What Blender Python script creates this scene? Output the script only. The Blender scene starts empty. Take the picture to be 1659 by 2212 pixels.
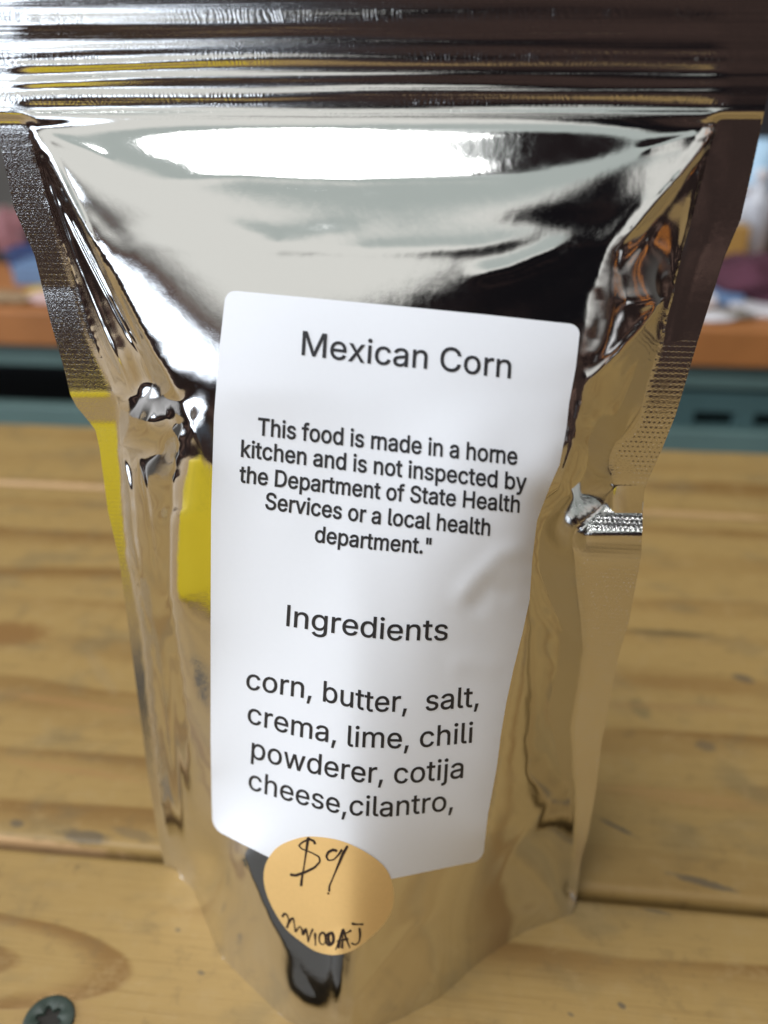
import bpy, bmesh, math, random
import numpy as np
from mathutils import Vector

# ------------------------------------------------------------------ camera, world, lamps, exposure
S = 0.6                                   # working units -> metres
F_PX, CX, CY = 1790.0, 829.5, 1106.0      # focal length and centre on a 1659 x 2212 grid
YAW, PITCH, ROLL = map(math.radians, (6.0, 29.4, -0.2))
CAM = np.array([0.0, 0.0, 223.0])         # working millimetres
MM = 0.001 * S
_fwd = np.array([-math.sin(YAW) * math.cos(PITCH), math.cos(YAW) * math.cos(PITCH), -math.sin(PITCH)])
_r0 = np.array([math.cos(YAW), math.sin(YAW), 0.0])
_u0 = np.cross(_r0, _fwd)
_right = math.cos(ROLL) * _r0 + math.sin(ROLL) * _u0
_up = -math.sin(ROLL) * _r0 + math.cos(ROLL) * _u0

sc = bpy.context.scene
COL = sc.collection
cd = bpy.data.cameras.new('camera')
co = bpy.data.objects.new('camera', cd)
COL.objects.link(co)
from mathutils import Matrix
M = Matrix((tuple(_right), tuple(_up), tuple(-_fwd))).transposed().to_4x4()
M.translation = Vector(CAM * MM)
co.matrix_world = M
cd.sensor_fit = 'VERTICAL'
cd.sensor_height = 34.6
cd.lens = F_PX / 2212.0 * 34.6
cd.clip_start, cd.clip_end = 0.005, 50.0
cd.dof.use_dof = True
cd.dof.focus_distance = 0.1005
cd.dof.aperture_fstop = 15.0
sc.camera = co

sc.view_settings.view_transform = 'Standard'
sc.view_settings.look = 'None'
sc.view_settings.exposure = 0.0
sc.view_settings.gamma = 1.0
sc.render.engine = 'CYCLES'
sc.cycles.max_bounces = 8
sc.cycles.use_denoising = True


class X:
    """A socket with arithmetic that builds Math nodes."""
    nt = None

    def __init__(s, v): s.v = v

    @staticmethod
    def op(o, *a):
        n = X.nt.nodes.new('ShaderNodeMath'); n.operation = o
        for i, q in enumerate(a):
            q = q.v if isinstance(q, X) else q
            if isinstance(q, (int, float)): n.inputs[i].default_value = q
            else: X.nt.links.new(q, n.inputs[i])
        return X(n.outputs[0])

    def __add__(s, o): return X.op('ADD', s, o)
    __radd__ = __add__
    def __sub__(s, o): return X.op('SUBTRACT', s, o)
    def __rsub__(s, o): return X.op('SUBTRACT', o, s)
    def __mul__(s, o): return X.op('MULTIPLY', s, o)
    __rmul__ = __mul__
    def __truediv__(s, o): return X.op('DIVIDE', s, o)
    def clamp(s): return X.op('MINIMUM', X.op('MAXIMUM', s, 0.0), 1.0)


def ramp(x, a, b):
    """smooth 0..1 from a to b"""
    t = ((x - a) * (1.0 / (b - a))).clamp()
    return t * t * (3.0 - 2.0 * t)


def band(x, a, b, s):
    return ramp(x, a - s, a + s) * (1.0 - ramp(x, b - s, b + s))


def comb(x, y, z):
    n = X.nt.nodes.new('ShaderNodeCombineXYZ')
    for i, q in enumerate((x, y, z)):
        q = q.v if isinstance(q, X) else q
        if isinstance(q, (int, float)): n.inputs[i].default_value = q
        else: X.nt.links.new(q, n.inputs[i])
    return n.outputs[0]


def sep(v):
    n = X.nt.nodes.new('ShaderNodeSeparateXYZ'); X.nt.links.new(v, n.inputs[0])
    return X(n.outputs[0]), X(n.outputs[1]), X(n.outputs[2])


def noise(vec, scale, detail=2.0, rough=0.5):
    n = X.nt.nodes.new('ShaderNodeTexNoise')
    X.nt.links.new(vec, n.inputs['Vector'])
    n.inputs['Scale'].default_value = scale
    n.inputs['Detail'].default_value = detail
    n.inputs['Roughness'].default_value = rough
    return X(n.outputs['Fac'])


def mix(c1, c2, f):
    n = X.nt.nodes.new('ShaderNodeMix'); n.data_type = 'RGBA'
    for i, q in ((6, c1), (7, c2)):
        if isinstance(q, tuple): n.inputs[i].default_value = (*q, 1.0)
        else: X.nt.links.new(q, n.inputs[i])
    f = f.v if isinstance(f, X) else f
    if isinstance(f, (int, float)): n.inputs[0].default_value = f
    else: X.nt.links.new(f, n.inputs[0])
    return n.outputs[2]


# the light of the shop round the pouch, as a function of direction (an environment light)
world = bpy.data.worlds.new('World')
sc.world = world
world.use_nodes = True
X.nt = world.node_tree
wn = X.nt.nodes
wn.clear()
tc = wn.new('ShaderNodeTexCoord')
dx, dy, dz = sep(tc.outputs['Generated'])
az = X.op('ARCTAN2', dx, 0.0 - dy) * (180 / math.pi)      # 0 = behind the photographer, minus = left
el = X.op('ARCSINE', dz) * (180 / math.pi)
gen = tc.outputs['Generated']
n1 = noise(gen, 3.0, 4, 0.6)
n2 = noise(gen, 9.0, 3, 0.6)
streak = noise(comb(az * 0.012, el * 0.11, 0.0), 3.0, 4, 0.65)
c = mix((0.020, 0.013, 0.012), (0.17, 0.105, 0.085), ramp(streak, 0.50, 0.62))
c = mix(c, (0.15, 0.105, 0.05), ramp(n1, 0.58, 0.7) * 0.7)
side = 1.0 - 0.45 * ramp(az, 25.0, 90.0)
ceil_ = ramp(el + (n1 - 0.5) * 14.0 + 8.0 * ramp(0.0 - az, 60.0, 80.0), 8.0, 22.0)
c = mix(c, (0.90, 0.90, 0.86), ceil_)
c = mix(c, (0.52, 0.575, 0.555), ramp(el + (n1 - 0.5) * 16.0, 40.0, 47.0))
c = mix(c, (0.48, 0.47, 0.46), ramp(az, 25.0, 70.0) * ramp(el, 5.0, 15.0) * 0.7)
# goods and shelves to both sides
n3 = noise(comb(az * 0.03, el * 0.02, 5.0), 1.5, 2, 0.5)
far = ramp(X.op('ABSOLUTE', az), 55.0, 70.0) * (1.0 - ramp(el, 34.0, 48.0))
c = mix(c, (0.022, 0.015, 0.014), far * ramp(n3, 0.47, 0.52))
c = mix(c, (0.9, 0.9, 0.92), far * ramp(n3, 0.60, 0.64))
c = mix(c, (0.75, 0.26, 0.05), far * band(n3, 0.40, 0.415, 0.006) * ramp(az, 0.0, 10.0))
c = mix(c, (1.25, 1.27, 1.28), ramp(el + (n1 - 0.5) * 8.0, 53.0, 62.0) * band(az, -75.0, -2.0, 10.0))
# dark rafters and goods overhead on the right
c = mix(c, (0.016, 0.012, 0.013), ramp(el + (n1 - 0.5) * 6.0, 59.0, 62.0) * band(az + (n2 - 0.5) * 14.0, 3.0, 140.0, 4.0))
# bright doorway to the left with trees outside
win = band(az + (n1 - 0.5) * 10.0, -100.0, -20.5, 1.5) * band(el + (n2 - 0.5) * 8.0 - 26.0 * ramp(0.0 - az, 50.0, 66.0) - 10.0 * (1.0 - ramp(0.0 - az, 28.0, 34.0)), -40.0, 6.0, 3.0) * ramp(el - 2.0 * (1.0 - ramp(0.0 - az, 30.0, 40.0)), -3.0, 0.5)
tree = ramp(n2 + (n1 - 0.5) * 0.5, 0.50, 0.56) * band(el, -3.0, 22.0, 4.0)
sky = mix((4.0, 4.4, 5.0), (0.10, 0.13, 0.14), tree * 0.8)
c = mix(c, sky, win)
# the dark figure of the photographer
fig = band(az + (n2 - 0.5) * 9.0, -18.0, 33.0, 3.0) * band(el - 0.5 * az + (n2 - 0.5) * 8.0, -90.0, 33.0, 2.5)
c = mix(c, mix(mix((0.038, 0.025, 0.022), (0.007, 0.0065, 0.008), ramp(el, 6.0, 18.0)), (0.15, 0.09, 0.075), ramp(streak, 0.54, 0.64) * (1.0 - 0.8 * ramp(el, 8.0, 20.0))), fig)
half = band(az, -20.5, -11.0, 4.0) * band(el, -6.0, 14.0, 4.0)
c = mix(c, (0.085, 0.105, 0.13), half * 0.8)
# dim far side of the shop, seen past the pouch
c = mix(c, (0.09, 0.085, 0.08), ramp(dy, 0.15, 0.4) * (1.0 - ramp(el, 18.0, 30.0)))
bg = wn.new('ShaderNodeBackground'); bg.inputs[1].default_value = 1.0
wo = wn.new('ShaderNodeOutputWorld')
X.nt.links.new(c, bg.inputs[0]); X.nt.links.new(bg.outputs[0], wo.inputs[0])


def lamp(name, loc, target, size, energy, color):
    l = bpy.data.lights.new(name, 'AREA'); l.shape = 'RECTANGLE'
    l.size, l.size_y = size; l.energy = energy; l.color = color
    o = bpy.data.objects.new(name, l); COL.objects.link(o)
    o.location = loc
    o.rotation_euler = (Vector(target) - Vector(loc)).to_track_quat('-Z', 'Y').to_euler()
    return o


lamp('skylight', (-0.33, -0.20, 1.05), (-0.02, 0.09, 0.05), (0.60, 0.34), 9.6, (0.98, 0.99, 1.0))
lamp('left_fill_light', (-0.62, 0.02, 0.34), (-0.06, 0.10, 0.02), (0.22, 0.26), 1.0, (0.97, 0.985, 1.0))  # lamp added close by to brighten the left of the table and label

# places of the two things that stand this side of the pouch, working millimetres
YELLOW = (-178, -45)
CASE = (-40, 93, math.radians(187), 85)
# letter shapes for the printed label: character code -> (advance, outline points x y ..., triangles a b c ...)
REGULAR = {
    44: (188, [89,-125,145,77,62,77,31,-125],
         [2,3,0,0,1,2]),
    67: (510, [306,-10,342,-1,376,13,406,33,432,58,453,88,469,122,481,166,404,166,395,138,384,118,370,100,354,85,335,74,314,66,291,61,268,59,225,65,187,81,155,109,131,147,115,196,109,254,115,313,130,361,155,399,187,427,225,444,268,450,291,448,314,443,335,435,354,423,370,409,384,391,395,371,404,342,481,342,469,387,453,421,432,451,406,476,376,496,342,510,306,519,267,522,203,513,147,489,100,449,64,396,42,330,34,254,42,178,64,113,100,59,147,20,203,-5,267,-13],
         [52,53,20,20,21,52,51,52,21,21,22,51,22,23,51,50,51,23,23,24,50,49,50,24,27,46,26,57,16,17,16,57,15,28,29,45,29,44,45,57,17,56,18,56,17,28,45,27,46,27,45,56,18,55,18,19,55,54,55,19,53,54,19,20,53,19,49,24,25,48,49,25,25,26,48,47,48,26,26,46,47,14,0,1,1,13,14,31,43,30,13,1,2,2,12,13,32,42,31,43,31,42,5,6,9,8,9,6,6,7,8,37,38,36,35,36,38,38,39,35,34,35,39,39,40,34,12,2,3,11,12,3,3,4,11,10,11,4,4,5,10,5,9,10,34,40,33,40,41,33,32,33,41,42,32,41,15,57,0,0,14,15,44,29,30,30,43,44]),
    73: (170, [49,-3,121,-3,121,516,49,516],
         [0,1,2,0,2,3]),
    77: (628, [128,-6,128,291,128,309,128,329,127,350,127,372,126,394,126,416,125,437,125,463,104,463,115,430,123,406,131,382,139,359,147,338,153,319,160,302,165,289,282,-6,346,-6,461,289,467,303,473,320,480,339,488,361,495,384,503,407,511,432,521,463,501,463,501,436,500,413,500,391,499,369,499,347,498,327,498,308,498,291,498,-6,574,-6,574,515,472,515,347,189,342,176,336,160,330,142,324,123,318,103,312,84,307,67,299,43,330,43,323,67,317,86,311,105,305,124,299,143,293,161,288,176,283,189,156,515,54,515,54,-6,126,397,500,397,315,93],
         [11,10,62,12,7,11,7,8,11,10,11,8,8,9,10,0,1,63,62,63,1,1,2,62,2,3,62,3,4,62,4,5,62,11,62,5,12,11,5,5,6,12,12,6,64,49,55,50,56,50,55,14,61,13,7,13,61,8,7,61,9,8,61,10,9,61,62,10,61,48,54,53,53,47,48,29,28,41,32,27,28,31,32,28,28,29,31,30,31,29,38,39,40,40,41,38,37,38,41,36,37,41,35,36,41,34,35,41,41,28,34,28,27,34,33,34,27,42,25,26,26,32,42,32,31,42,31,30,42,30,29,42,29,41,42,51,19,20,20,52,51,50,51,52,52,53,50,49,50,53,53,54,49,7,12,64,13,7,64,50,56,51,19,51,18,60,18,59,18,51,58,57,58,51,56,57,51,58,59,18,21,43,44,52,20,21,47,53,52,52,21,45,44,45,21,45,46,52,46,47,52,32,26,65,27,32,65,33,27,65,21,22,43,24,25,42,42,43,24,23,24,43,22,23,43,54,48,66,49,54,66,55,49,66,14,15,61,17,18,60,60,61,15,15,16,60,16,17,60]),
    97: (389, [191,-12,217,-5,239,7,256,20,269,35,276,46,271,46,271,-6,343,-6,343,252,339,291,328,323,310,348,289,365,265,378,240,385,216,389,194,390,162,388,131,381,101,369,75,351,52,326,32,288,103,267,112,284,122,297,135,308,152,317,172,323,196,325,219,323,237,317,251,307,261,294,267,277,270,256,270,255,267,246,262,240,251,236,233,233,208,230,177,226,151,222,124,216,98,209,74,198,54,184,38,164,28,139,24,108,29,72,43,41,64,17,92,-1,124,-11,160,-15,150,53,132,58,117,66,107,76,100,89,98,105,101,122,108,135,120,145,136,153,156,158,176,162,187,164,201,165,216,167,232,170,248,173,261,176,272,180,270,179,270,138,267,117,258,96,244,78,225,64,200,55,170,51,271,37],
         [53,54,61,61,62,53,52,53,62,62,63,52,51,52,63,63,64,51,50,51,64,49,50,64,64,65,49,48,49,65,47,48,65,22,23,24,24,25,22,58,59,56,70,43,69,0,84,57,44,68,69,69,43,44,58,56,57,57,84,58,45,67,68,68,44,45,28,29,19,29,18,19,56,59,55,59,60,55,54,55,60,61,54,60,47,65,66,46,47,66,66,67,46,67,45,46,22,25,26,21,22,26,26,27,21,20,21,27,27,28,20,28,19,20,42,71,72,31,16,30,17,30,16,41,73,74,74,40,41,83,1,2,82,83,2,2,3,82,42,72,73,73,41,42,32,15,31,16,31,15,4,85,6,5,8,79,78,79,8,8,9,78,9,76,78,76,77,78,38,39,76,76,9,38,37,38,9,36,37,9,9,10,36,35,36,10,10,11,35,34,35,11,11,12,34,4,6,3,82,3,6,81,82,6,80,81,6,6,5,80,5,79,80,40,74,75,76,39,40,34,12,33,12,13,33,32,33,13,13,14,32,15,32,14,1,83,0,84,0,83,43,70,71,71,42,43,30,17,29,18,29,17,5,6,85,8,5,85,7,8,85,40,75,76]),
    98: (424, [276,-8,317,11,350,41,375,82,391,131,396,189,391,246,375,295,350,336,316,366,275,384,229,390,195,387,169,378,148,365,133,350,122,335,115,325,120,325,120,515,47,515,47,-6,118,-6,118,53,115,53,122,42,133,27,149,12,170,-2,196,-11,230,-14,190,57,165,70,145,90,131,117,122,151,119,189,122,228,131,261,145,287,165,307,190,320,220,324,251,319,276,306,296,286,310,259,319,226,322,189,319,152,310,119,296,91,276,70,251,57,220,53,120,332,118,48],
         [20,21,17,21,24,35,35,36,21,36,37,21,17,21,37,18,16,55,28,31,27,32,27,31,27,32,26,14,15,40,40,41,14,41,13,14,26,32,25,23,25,32,32,33,23,24,23,33,33,34,24,35,24,34,17,37,38,38,39,17,18,17,39,39,40,18,16,18,40,40,15,16,30,53,54,30,54,29,12,42,11,10,43,44,53,30,0,0,52,53,11,42,43,43,10,11,3,4,50,49,50,4,4,5,49,48,49,5,47,48,5,5,6,47,46,47,6,6,7,46,52,0,1,1,2,52,51,52,2,2,3,51,3,50,51,46,7,45,7,8,45,44,45,8,8,9,44,10,44,9,31,28,29,29,54,31,42,12,41,13,41,12,17,18,55,20,17,55,19,20,55,24,21,22,22,56,24,23,24,56,25,23,56]),
    99: (396, [236,-12,262,-6,287,3,310,16,329,33,346,53,359,75,371,107,300,124,293,105,287,92,278,80,267,71,255,63,241,57,225,54,207,52,175,57,149,71,129,92,114,120,105,152,102,187,105,223,114,256,129,284,149,305,175,319,207,324,225,323,240,319,254,313,266,306,277,297,285,286,292,274,299,255,370,273,358,303,345,325,328,345,308,361,286,374,262,383,235,389,207,390,157,384,114,365,78,334,51,294,34,244,28,187,34,131,51,82,78,42,114,11,157,-8,207,-14],
         [52,53,20,20,21,52,51,52,21,21,22,51,22,23,51,50,51,23,23,24,50,49,50,24,16,57,15,45,27,28,28,29,45,29,44,45,17,56,57,57,16,17,27,45,46,56,17,55,17,18,55,54,55,18,18,19,54,53,54,19,20,53,19,49,24,25,48,49,25,25,26,48,47,48,26,26,27,47,27,46,47,14,0,1,1,13,14,31,43,30,32,42,31,43,31,42,5,6,9,8,9,6,6,7,8,37,38,36,35,36,38,38,39,35,13,1,2,12,13,2,2,3,12,11,12,3,3,4,11,10,11,4,4,5,10,5,9,10,35,39,34,39,40,34,33,34,40,40,41,33,32,33,41,42,32,41,15,57,0,0,14,15,44,29,30,30,43,44]),
    100: (424, [228,-11,255,-2,276,12,291,27,303,42,310,53,307,53,307,-6,378,-6,378,515,305,515,305,325,309,325,303,335,292,350,276,365,256,378,229,387,196,390,149,384,108,366,75,336,49,295,33,246,28,189,33,131,49,82,74,41,108,11,149,-8,195,-14,174,57,149,70,129,91,114,119,105,152,102,189,105,226,114,259,128,286,148,306,173,319,205,324,235,320,260,307,280,287,294,261,303,228,306,189,303,151,294,117,279,90,259,70,235,57,205,53,307,48,305,333],
         [24,25,35,35,36,24,36,37,24,23,24,37,37,38,23,22,23,38,0,54,30,31,30,54,42,18,41,30,31,29,32,29,31,19,40,41,41,18,19,29,32,28,27,28,32,32,33,27,26,27,33,33,34,26,25,26,34,35,25,34,22,38,39,21,22,39,39,40,21,20,21,40,40,19,20,17,43,16,53,1,2,52,53,2,2,3,52,14,15,44,43,44,15,16,43,15,8,9,12,4,55,6,5,8,49,8,48,49,48,8,47,8,12,47,46,47,12,52,3,4,4,6,52,51,52,6,6,5,51,50,51,5,5,49,50,46,12,45,12,11,45,44,45,11,11,13,44,14,44,13,1,53,0,54,0,53,43,17,42,18,42,17,5,6,55,8,5,55,7,8,55,12,9,10,10,56,12,11,12,56,13,11,56]),
    101: (404, [250,-11,285,-1,315,14,339,35,358,60,373,95,302,113,292,91,281,77,268,66,252,58,233,54,212,52,181,56,154,67,132,84,116,109,105,140,102,178,102,211,105,240,114,267,129,290,150,308,175,320,205,324,235,320,259,309,278,291,292,266,301,236,305,192,349,224,69,227,69,163,377,163,377,194,374,243,363,284,346,318,323,345,297,366,268,380,237,388,205,390,155,384,112,364,76,333,50,292,34,243,28,187,34,131,50,82,77,42,114,11,159,-8,212,-14,302,225,104,227,103,163],
         [50,51,34,34,33,50,49,50,33,33,48,49,51,52,17,34,51,17,17,59,34,18,19,34,33,34,19,58,20,33,48,33,20,14,15,54,56,13,55,25,44,24,45,24,44,14,54,55,55,13,14,24,45,23,54,15,53,15,16,53,52,53,16,17,52,16,48,20,21,47,48,21,21,22,47,46,47,22,22,23,46,23,45,46,0,10,11,10,0,1,1,9,10,26,27,42,43,26,42,36,37,32,38,32,37,4,5,6,35,36,31,36,32,31,30,57,32,32,38,30,9,1,2,8,9,2,2,3,8,7,8,3,3,4,7,4,6,7,30,38,29,38,39,29,28,29,39,39,40,28,27,28,40,40,41,27,42,27,41,0,11,56,11,12,56,13,56,12,19,18,31,26,43,25,44,25,43,31,32,57,19,31,57,58,19,57,33,19,58,18,34,59,31,18,59,35,31,59]),
    103: (425, [252,-153,293,-141,328,-122,355,-93,373,-56,378,-9,378,385,307,385,307,325,311,325,304,335,293,350,277,365,256,378,229,387,196,390,150,384,109,366,75,336,50,296,33,247,28,191,33,135,50,87,76,49,110,21,150,4,195,-1,228,2,255,10,275,23,291,37,303,52,309,62,305,62,305,-5,298,-44,278,-70,247,-86,207,-91,179,-89,157,-83,139,-73,126,-62,115,-49,103,-33,42,-67,59,-94,78,-115,102,-132,132,-145,167,-154,207,-157,174,69,149,81,129,100,114,125,105,156,102,193,105,228,114,260,129,286,149,307,174,319,205,324,235,320,260,307,280,288,295,262,303,230,306,193,303,155,294,123,280,98,260,80,235,69,205,65,307,331,305,56],
         [46,47,45,22,23,56,56,57,22,21,22,57,57,58,21,58,59,21,20,21,59,59,60,20,19,20,60,41,51,40,53,26,27,27,76,53,64,15,63,51,41,50,42,50,41,26,53,54,16,62,63,63,15,16,50,42,49,48,49,42,42,43,48,47,48,43,43,44,47,45,47,44,26,54,25,24,25,54,54,55,24,23,24,55,56,23,55,19,60,61,18,19,61,61,62,18,17,18,62,62,16,17,39,52,0,0,38,39,29,75,28,74,30,31,12,66,11,75,29,30,30,74,75,66,12,65,12,13,65,14,65,13,5,6,70,3,4,36,35,36,4,4,5,35,34,32,78,71,72,33,33,5,71,5,70,71,70,6,69,6,9,69,68,69,9,38,0,1,37,38,1,1,2,37,2,3,37,3,36,37,74,31,32,32,34,74,73,74,34,34,33,73,33,72,73,68,9,67,9,8,67,66,67,8,8,10,66,11,66,10,40,51,52,52,39,40,76,27,28,28,75,76,65,14,64,15,64,14,9,6,7,7,77,9,8,9,77,10,8,77,33,34,78,5,33,78,35,5,78]),
    104: (410, [123,256,132,280,146,299,164,312,185,320,210,323,243,317,268,300,284,273,290,235,290,-6,363,-6,363,241,359,286,346,324,326,353,298,374,265,386,227,390,185,385,149,367,119,336,93,281,120,281,120,515,47,515,47,-6,120,-6,120,226,120,337],
         [25,26,22,27,28,26,22,26,28,23,21,22,25,22,21,22,28,0,23,22,0,0,1,23,1,2,23,3,20,29,18,5,6,6,17,18,9,10,11,11,12,9,9,12,8,12,13,8,13,14,8,7,8,14,14,15,7,15,16,7,6,7,16,17,6,16,20,3,4,19,20,4,4,5,19,5,18,19,21,23,29,23,2,29,2,3,29,25,21,29,24,25,29]),
    105: (167, [120,-6,120,385,47,385,47,-6,102,440,118,450,129,465,132,483,129,501,118,516,102,526,84,530,65,526,50,516,39,501,35,483,39,465,50,450,65,440,84,437],
         [18,12,17,13,17,12,15,16,17,17,13,15,14,15,13,10,5,9,5,10,4,11,4,10,6,7,5,9,5,7,7,8,9,2,3,0,0,1,2,4,11,19,18,19,11,12,18,11]),
    106: (167, [47,-29,44,-52,36,-68,22,-77,2,-81,-16,-81,-16,-149,4,-149,39,-145,68,-135,91,-117,107,-93,117,-64,120,-30,120,385,47,385,102,440,118,450,128,465,132,483,129,501,118,516,102,526,83,530,65,526,49,516,38,501,35,483,38,465,49,450,65,440,83,437],
         [7,4,6,5,6,4,4,7,3,3,7,8,28,29,27,29,25,27,26,27,25,23,31,16,16,22,23,18,19,17,21,17,19,19,20,21,22,16,17,17,21,22,3,8,9,2,3,9,9,10,2,10,11,2,1,2,11,11,12,1,0,1,12,12,13,0,13,14,0,15,0,14,31,23,30,23,24,30,29,30,24,25,29,24]),
    108: (189, [151,-8,162,-7,173,-5,188,-2,174,61,164,59,160,59,154,58,147,58,132,60,125,66,121,78,120,99,120,515,47,515,47,84,52,45,69,16,99,-3,139,-8],
         [9,10,18,17,18,10,16,17,10,10,11,16,15,16,11,11,12,15,14,15,12,12,13,14,8,19,0,0,7,8,2,3,5,3,4,5,7,0,1,6,7,1,1,2,6,2,5,6,9,18,19,19,8,9]),
    109: (610, [120,-6,120,238,123,265,131,286,144,303,160,315,179,322,199,324,227,320,249,307,263,286,268,259,268,-6,341,-6,341,247,344,269,351,287,362,303,377,314,396,322,418,324,446,320,468,308,484,287,490,253,490,-6,563,-6,563,255,559,297,546,331,526,358,500,377,470,388,437,392,406,389,378,380,353,366,333,347,317,324,304,289,329,289,314,334,291,365,259,385,219,392,194,390,170,382,147,368,128,350,112,326,99,289,118,289,118,385,47,385,47,-6,317,325,118,335],
         [53,54,50,51,49,50,53,50,49,49,52,53,0,1,54,50,54,1,1,2,50,51,50,2,2,3,51,3,4,51,4,48,56,8,44,7,45,7,44,46,6,7,7,45,46,11,39,10,9,10,39,9,42,8,42,43,8,44,8,43,48,4,5,47,48,5,5,6,47,6,46,47,19,34,35,18,19,36,19,35,36,40,15,16,16,17,40,37,55,17,17,18,37,18,36,37,33,20,21,33,21,32,26,27,24,27,28,24,26,24,25,24,28,23,28,29,23,22,23,29,29,30,22,30,31,22,21,22,31,32,21,31,34,19,20,20,33,34,13,14,12,11,12,14,39,11,14,14,15,39,15,40,39,40,38,39,9,39,38,38,41,9,42,9,41,38,40,55,40,17,55,41,38,55,49,51,56,51,4,56,52,49,56]),
    110: (410, [123,256,132,280,146,299,164,312,185,320,210,323,243,317,268,300,284,273,290,235,290,-6,363,-6,363,241,359,286,346,324,325,353,298,374,265,386,227,390,185,385,149,367,119,336,93,281,118,281,118,385,47,385,47,-6,120,-6,120,226,118,334],
         [25,26,22,23,21,29,26,27,28,22,26,28,28,0,22,23,22,0,0,1,23,1,2,23,21,23,2,2,3,21,3,20,21,18,5,6,6,17,18,9,10,11,11,12,9,9,12,8,12,13,8,13,14,8,7,8,14,14,15,7,15,16,7,6,7,16,17,6,16,20,3,4,19,20,4,4,5,19,5,18,19,22,23,29,25,22,29,24,25,29]),
    111: (415, [258,-8,302,11,338,42,365,82,382,131,387,187,382,244,365,294,338,334,302,365,258,384,207,390,157,384,114,365,78,334,51,294,34,244,28,187,34,131,51,82,78,42,114,11,157,-8,207,-14,175,57,149,71,129,92,114,120,105,152,102,187,105,223,114,256,129,284,149,305,175,319,207,324,240,319,267,305,287,284,301,256,310,223,313,187,310,152,301,120,287,92,267,71,240,57,207,52],
         [17,18,28,28,29,17,29,30,17,16,17,30,22,24,21,24,25,21,20,21,25,25,26,20,19,20,26,26,27,19,18,19,27,28,18,27,16,30,31,15,16,31,31,32,15,14,15,32,32,33,14,13,14,33,33,34,13,34,12,13,0,46,47,35,36,10,4,5,42,41,42,5,40,41,5,5,6,40,46,0,1,45,46,1,1,2,45,44,45,2,2,3,44,43,44,3,3,4,43,4,42,43,40,6,39,6,7,39,38,39,7,7,8,38,37,38,8,8,9,37,36,37,9,10,36,9,0,47,23,22,23,47,24,22,47,12,34,35,11,12,35,35,10,11]),
    112: (424, [120,-149,120,53,115,53,122,42,133,27,149,12,170,-2,196,-11,230,-14,276,-8,317,11,350,41,375,82,391,131,396,189,391,246,375,295,350,336,316,366,275,384,229,390,195,387,169,378,148,365,133,350,121,335,115,325,118,325,118,385,47,385,47,-149,190,57,165,70,145,90,131,117,122,151,119,189,122,228,131,261,145,287,165,307,190,320,220,324,251,319,276,306,296,286,310,259,319,226,322,189,319,152,310,119,296,91,276,70,251,57,220,53,120,46,118,330],
         [29,30,2,29,2,35,35,36,29,36,37,29,26,29,37,27,25,56,6,31,5,32,5,31,5,32,4,23,24,40,40,41,23,41,22,23,4,32,3,1,3,32,32,33,1,2,1,33,33,34,2,35,2,34,26,37,38,38,39,26,27,26,39,39,40,27,25,27,40,40,24,25,8,53,54,8,54,7,21,42,20,19,43,44,53,8,9,9,52,53,20,42,43,43,19,20,12,13,50,49,50,13,13,14,49,48,49,14,47,48,14,14,15,47,46,47,15,15,16,46,52,9,10,10,11,52,51,52,11,11,12,51,12,50,51,46,16,45,16,17,45,44,45,17,17,18,44,19,44,18,31,6,7,7,54,31,42,21,41,22,41,21,2,30,0,0,55,2,1,2,55,3,1,55,26,27,56,29,26,56,28,29,56]),
    114: (259, [120,-6,120,237,123,260,131,280,144,297,162,309,183,317,207,320,218,319,229,318,238,317,249,315,249,389,238,390,229,390,221,391,213,391,179,386,149,372,125,351,112,327,118,327,118,385,47,385,47,-6,118,337],
         [24,0,1,23,24,1,1,2,23,20,23,2,2,3,20,21,20,3,3,4,21,21,19,25,16,7,8,17,6,7,7,16,17,11,12,10,13,10,12,10,13,9,14,9,13,9,14,8,14,15,8,16,8,15,21,4,5,19,21,5,18,19,5,5,6,18,6,17,18,20,21,25,23,20,25,22,23,25]),
    115: (365, [225,-10,262,1,294,19,317,44,332,73,337,107,331,145,311,176,277,199,231,215,173,229,146,237,128,248,118,261,115,277,120,296,135,312,158,323,187,326,218,323,239,311,253,294,265,270,332,286,319,319,304,343,283,363,256,378,224,387,187,390,148,387,113,376,83,358,60,335,46,306,41,274,47,235,68,204,101,180,148,164,210,149,234,142,250,131,259,118,262,103,257,84,241,67,215,55,181,51,151,55,128,65,110,83,98,113,28,99,40,61,57,34,81,13,110,-2,144,-11,182,-14],
         [56,51,55,54,55,51,51,52,54,53,54,52,11,39,10,59,48,58,48,49,58,58,49,57,49,50,57,56,57,50,51,56,50,39,11,38,11,12,38,37,38,12,12,13,37,36,37,13,35,36,13,13,14,35,34,35,14,14,15,34,33,34,15,32,33,15,15,16,32,31,32,16,16,17,31,17,30,31,19,28,18,29,18,28,41,9,40,20,27,19,28,19,27,4,5,44,43,44,5,5,6,43,6,7,43,23,24,22,47,0,1,46,47,1,1,2,46,45,46,2,2,3,45,3,4,45,4,44,45,43,7,42,7,8,42,41,42,8,9,41,8,22,24,21,24,25,21,20,21,25,25,26,20,27,20,26,48,59,0,0,47,48,10,39,40,40,9,10,30,17,18,18,29,30]),
    116: (227, [0,385,0,321,210,321,210,385,59,92,66,50,88,17,123,-4,168,-10,180,-10,193,-9,204,-7,220,-3,206,60,193,58,184,57,177,56,171,56,152,58,141,65,134,78,132,98,132,477,59,477,132,321,132,385,59,385,59,321],
         [18,19,7,7,19,6,5,6,19,19,20,5,4,5,20,20,21,4,17,8,9,16,17,9,9,10,16,10,15,16,14,11,12,13,14,12,15,10,11,11,14,15,18,7,8,8,17,18,2,3,25,0,1,27,24,2,25,25,22,26,22,23,26,24,25,26,27,24,26,26,0,27,21,24,27,4,21,27]),
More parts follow.
